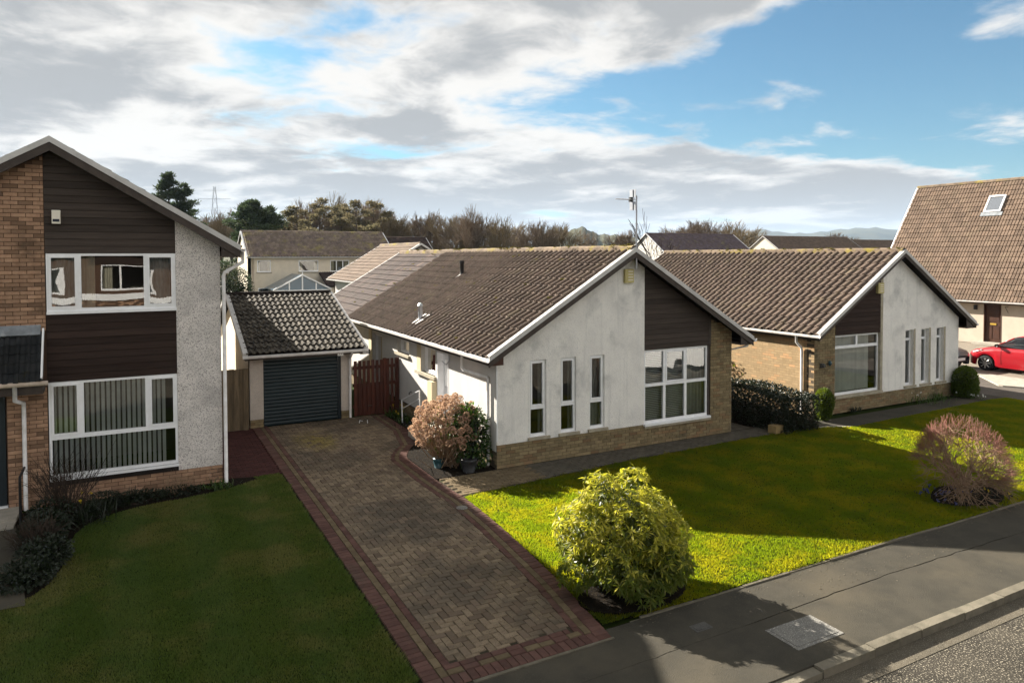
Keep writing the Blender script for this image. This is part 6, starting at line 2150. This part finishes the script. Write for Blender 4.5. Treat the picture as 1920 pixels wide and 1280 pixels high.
protos = [make_bare_tree(s, m, lev=6, spread=sp, upw=u, trunk=.30) for s, m, sp, u in ((1, 'twig', .34, .22), (2, 'twig_olive', .42, .16), (3, 'twig', .30, .28), (4, 'twig_olive', .38, .24), (5, 'twig', .45, .12))]
ordn = ['first', 'second', 'third', 'fourth', 'fifth', 'sixth', 'seventh', 'eighth', 'ninth', 'tenth', 'eleventh', 'twelfth', 'thirteenth', 'fourteenth', 'fifteenth', 'sixteenth', 'seventeenth', 'eighteenth', 'nineteenth', 'twentieth']


def cam_ray(u, v, D):
    d = np.array(_f) + np.array(_r) * (u - 960) / 1328.9 + np.array(_u) * (516.7 - v) / 1328.9
    return CAM + d * D


# (bearing as picture column, height of the top as picture row, distance) -> real position and height on the ground
spots_l = [(375, 398, 118), (392, 392, 126), (415, 395, 112), (436, 385, 122), (452, 372, 130), (530, 398, 128), (556, 388, 112)]
spots_m = [(575, 366, 108), (606, 360, 110), (628, 376, 116), (652, 372, 106), (676, 366, 112), (692, 370, 104), (712, 385, 110), (741, 396, 100)]
spots_r = [(772, 402, 108), (792, 388, 104), (815, 402, 110), (836, 398, 100), (852, 392, 118), (871, 379, 96), (893, 400, 104), (913, 392, 98), (936, 400, 92), (952, 410, 106), (976, 412, 100), (992, 410, 112), (1008, 406, 88), (1030, 414, 104), (1052, 412, 110), (1098, 424, 118), (1180, 424, 128)]
spots_f = [(1276, 418, 150), (1300, 412, 140), (1322, 407, 146), (1340, 406, 138), (1376, 410, 130), (1394, 420, 142), (1432, 430, 150), (1560, 432, 170)]
groups = [(spots_l, 'bare tree beyond the left house, {} from the left there'), (spots_m, 'tall bare tree above the cream house, {} from the left there'),
          (spots_r, 'bare brown tree above the main bungalow ridge, {} from the left there'), (spots_f, 'distant bare tree over the second bungalow, {} from the left there')]
first = set()
for sp, lab in groups:
    for i, (u, v, D) in enumerate(sp):
        k = (i * 3 + len(lab)) % len(protos)
        p = protos[k]
        tr = p if k not in first else copy_tree(p)
        first.add(k)
        q = cam_ray(u, v, D)
        tr.location = (q[0], q[1], -.17)
        s = q[2] / 12.0
        wdt = s * (1.0 if sp is not spots_f else 1.25)
        tr.scale = (wdt, wdt, s)
        tr.rotation_euler = (0, 0, i * 1.7)
        tr['label'] = lab.format(ordn[i])

# slim tree between the two bungalows
T, Cn = bare_tree_mesh(21, 7.7, lev=5, spread=.30, upw=.10, trunk=.36, kids=(1, 3))
st_ = thing('slim_tree', 'slim leafless tree rising between the two bungalow roofs', 'tree', (22.42, 21.7, 0))
for nm, X, m in (('trunk', T, 'bark'), ('crown', Cn, 'stem_dark')):
    o = np.array((22.42, 21.7, 0))
    sticks(nm, st_, np.array([a for a, *_ in X]) + o, np.array([b for _, b, *_ in X]) + o, [max(c * .5, .014) for *_, c, _ in X], [max(d * .5, .010) for *_, d in X], m, 4)


def conifer(name, label, u, v, D, wide, mat, layers, group=None, clear=.25, dens=1.0):
    q = cam_ray(u, v, D)
    h = q[2]
    base = np.array((q[0], q[1], 0.0))
    t = thing(name, label, 'tree', (q[0], q[1], -.17), group)
    A = [base + (0, 0, -.2), base + (0, 0, h * .55)]
    B = [base + (0, 0, h * .55), base + (0, 0, h * .95)]
    Cc, Dd = [], []
    for k in range(layers):
        z = h * (clear + (1 - clear) * (k + rng.random()) / layers)
        rr = wide * math.sin(math.pi * min(1, .16 + .84 * ((z / h - clear) / (1 - clear)) ** .8)) + .25
        th = rng.random() * 6.28
        tip = base + np.array((math.cos(th) * rr, math.sin(th) * rr, z + rng.uniform(-.2, .5)))
        a0 = base + np.array((0, 0, z - rr * .3))
        A.append(a0)
        B.append(tip)
        for _ in range(int(5 * dens)):
            c = a0 + (tip - a0) * rng.uniform(.45, 1.05)
            n = 42
            d = sph(n)
            Cc.append(c + d * np.array((.72, .72, .24)) * rng.uniform(.2, 1, (n, 1)))
            Dd.append(d + np.array((0, 0, .5)))
    sticks('trunk', t, A, B, [.22, .16] + [.06] * (len(A) - 2), [.16, .05] + [.03] * (len(A) - 2), 'bark', 5)
    leaves('crown', t, np.concatenate(Cc), np.concatenate(Dd), .42, .16, mat)
    return t


conifer('pine_tree', 'tall dark conifer rising behind the left house roof', 316, 332, 95, 2.6, 'pine', 46, clear=.35, dens=1.3)
conifer('pine_tree', 'looser dark conifer right of the tall one behind left house', 346, 352, 97, 2.2, 'pine', 34, clear=.35)
conifer('pine_tree', 'rounded green pine just above the cream house chimney end', 470, 381, 82, 3.0, 'pine', 50, clear=.40, dens=1.3)
conifer('pine_tree', 'lower right half of the rounded green pine pair', 503, 396, 84, 2.4, 'pine', 34, clear=.4, dens=1.2)
for i, (u, v, wd) in enumerate(((556, 388, 2.4), (598, 378, 2.8), (640, 384, 3.0), (668, 378, 3.2), (700, 384, 3.0), (724, 408, 2.4))):
    conifer('scots_pine', 'flat-topped olive pine behind the cream house roof, {} from the left'.format(ordn[i]), u, v, 96 + (i % 3) * 4, wd, 'pine_olive', 10, 'olive pines behind the cream house', clear=.66, dens=1.0)
leafy_mass('conifer_hedge', 'dark conifer hedge in the gap between left house and cream house', (-1.0, 39, 0), [(-.6, 0, 2.2, 1.1, .9, 2.2), (.5, .3, 1.9, .9, .9, 1.9), (-2.4, .3, 2.4, 1.2, 1, 2.4)], 9000, .16, .07, 'pine', cat='hedge')


# moss tufts that have settled on the roofs
def roof_moss(parent, P, N, n_per=26):
    C_, D_ = [], []
    for q in P:
        d = sph(n_per) + np.array((0, 0, .6))
        C_.append(q + sph(n_per) * np.array((.05, .07, .012)) * rng.uniform(.4, 1.3))
        D_.append(d)
    leaves('moss', parent, np.concatenate(C_), np.concatenate(D_), .03, .03, 'moss', kind='stuff')


ym = rng.uniform(-.2, 15, 120)
P1 = np.stack([3.507 + rng.normal(size=120) * .07, ym, 4.90 + rng.normal(size=120) * .015], 1)
xs_ = rng.uniform(-.2, 3.3, 60)
P1 = np.concatenate([P1, np.stack([xs_, rng.uniform(0, 14, 60), rz(xs_) + .06], 1)])
roof_moss(h1, P1, None)
ym = rng.uniform(-.1, 10.5, 80)
roof_moss(h2, np.stack([am2 + rng.normal(size=80) * .07, ym, 4.87 + rng.normal(size=80) * .015], 1), None)


# ---- the undergrowth and woodland edge that reads as one mass
def woodland():
    A, B, r = [], [], []
    for k in range(5200):
        u = rng.uniform(300, 1700)
        D = rng.uniform(88, 175)
        q = cam_ray(u, 470, D)
        h = rng.uniform(1.3, 4.0) * (1.1 if u < 1100 else .9)
        p = np.array((q[0], q[1], -.1))
        for _ in range(8):
            a = p + np.array((rng.normal() * .8, rng.normal() * .8, rng.uniform(0, h * .6)))
            d = unit(np.array((rng.normal() * .7, rng.normal() * .7, 1)))
            A.append(a)
            B.append(a + d * rng.uniform(.25, .5) * h)
            r.append(.024)
    o = sticks('woodland_undergrowth', None, A, B, r, .013, 'twig_olive', 3)
    tag(o, 'brown leafless undergrowth and scrub along the far woodland edge', 'woodland', kind='stuff')


woodland()


# ---- hills on the horizon
def hills():
    def ridge(name, u0, u1, D, prof, mat, depth):
        us = np.linspace(u0, u1, 90)
        V, F = [], []
        for i, u in enumerate(us):
            v = prof(u)
            for k, (dd, fz) in enumerate(((0, 0.0), (depth * .35, .72), (depth * .7, 1.0), (depth, .9), (depth * 1.6, 0.0))):
                q = cam_ray(u, 478.5, D + dd)
                top = cam_ray(u, v, D + depth * .7)[2]
                V.append((q[0], q[1], -1 + (top + 1) * fz * (1 + .03 * math.sin(u * .31 + k))))
        for i in range(len(us) - 1):
            for k in range(4):
                F.append((i * 5 + k, i * 5 + k + 1, i * 5 + k + 6, i * 5 + k + 5))
        o = link(name, mesh_np(name, V, F, mat, smooth=True), kind='structure')
        return o
    bump = lambda u, c, w, h: h * math.exp(-((u - c) / w) ** 2)
    ridge('hill', 1030, 1195, 900, lambda u: 446 - bump(u, 1088, 24, 19) - bump(u, 1140, 40, 6) - bump(u, 1050, 20, 6) - .5 * math.sin(u * .9), 'hill', 160)
    ridge('far_hills', 1150, 2300, 4200, lambda u: 446 - bump(u, 1420, 30, 13) - bump(u, 1460, 50, 8) - bump(u, 1580, 60, 9) - bump(u, 1660, 60, 14) - 5 * math.sin(u * .013), 'hill', 900)
    ridge('low_rise', -200, 1700, 420, lambda u: 462 - 4 * math.sin(u * .011) - 2 * math.sin(u * .043), 'hill', 120)


hills()

# lattice pylon far off
py = thing('electricity_pylon', 'faint grey lattice pylon on the skyline left of the pines', 'pylon', tuple(cam_ray(404, 478, 420)[:2]) + (0,))
b = cam_ray(404, 478, 420)
hh = cam_ray(404, 350, 420)[2]
A, B = [], []
for k in range(8):
    z0, z1 = hh * k / 8, hh * (k + 1) / 8
    w0, w1 = 3.2 * (1 - k / 8) + .5, 3.2 * (1 - (k + 1) / 8) + .5
    for sx, sy in ((1, 1), (1, -1), (-1, 1), (-1, -1)):
        A.append((b[0] + sx * w0, b[1] + sy * w0, z0)), B.append((b[0] + sx * w1, b[1] + sy * w1, z1))
    A.append((b[0] - w0, b[1] - w0, z0)), B.append((b[0] + w1, b[1] - w1, z1))
    A.append((b[0] + w0, b[1] - w0, z0)), B.append((b[0] - w1, b[1] - w1, z1))
for z, w in ((.72, 7.5), (.84, 8.5), (.95, 6)):
    A.append((b[0] - w, b[1] + w * .5, hh * z)), B.append((b[0] + w, b[1] - w * .5, hh * z))
sticks('lattice', py, A, B, .075, .075, 'pylon', 4)


# ---- the air: thin even haze that fades the far hills
hz = MB().box(-7600, 7600, -7600, 7600, -1.4, 330).build('haze', 'black', None)
hz.data.materials.clear()
hm = bpy.data.materials.new('haze')
hm.use_nodes = True
t_ = NT(hm.node_tree)
t_.n.clear()
pvn = t_.add('ShaderNodeVolumePrincipled')
pvn.inputs['Color'].default_value = (0.50, 0.66, 0.88, 1)
pvn.inputs['Density'].default_value = 0.000075
pvn.inputs['Anisotropy'].default_value = 0.1
t_.l.new(pvn.outputs[0], t_.add('ShaderNodeOutputMaterial').inputs['Volume'])
hz.data.materials.append(hm)
tag(hz, 'thin pale blue haze over the whole neighbourhood', 'haze', kind='stuff')
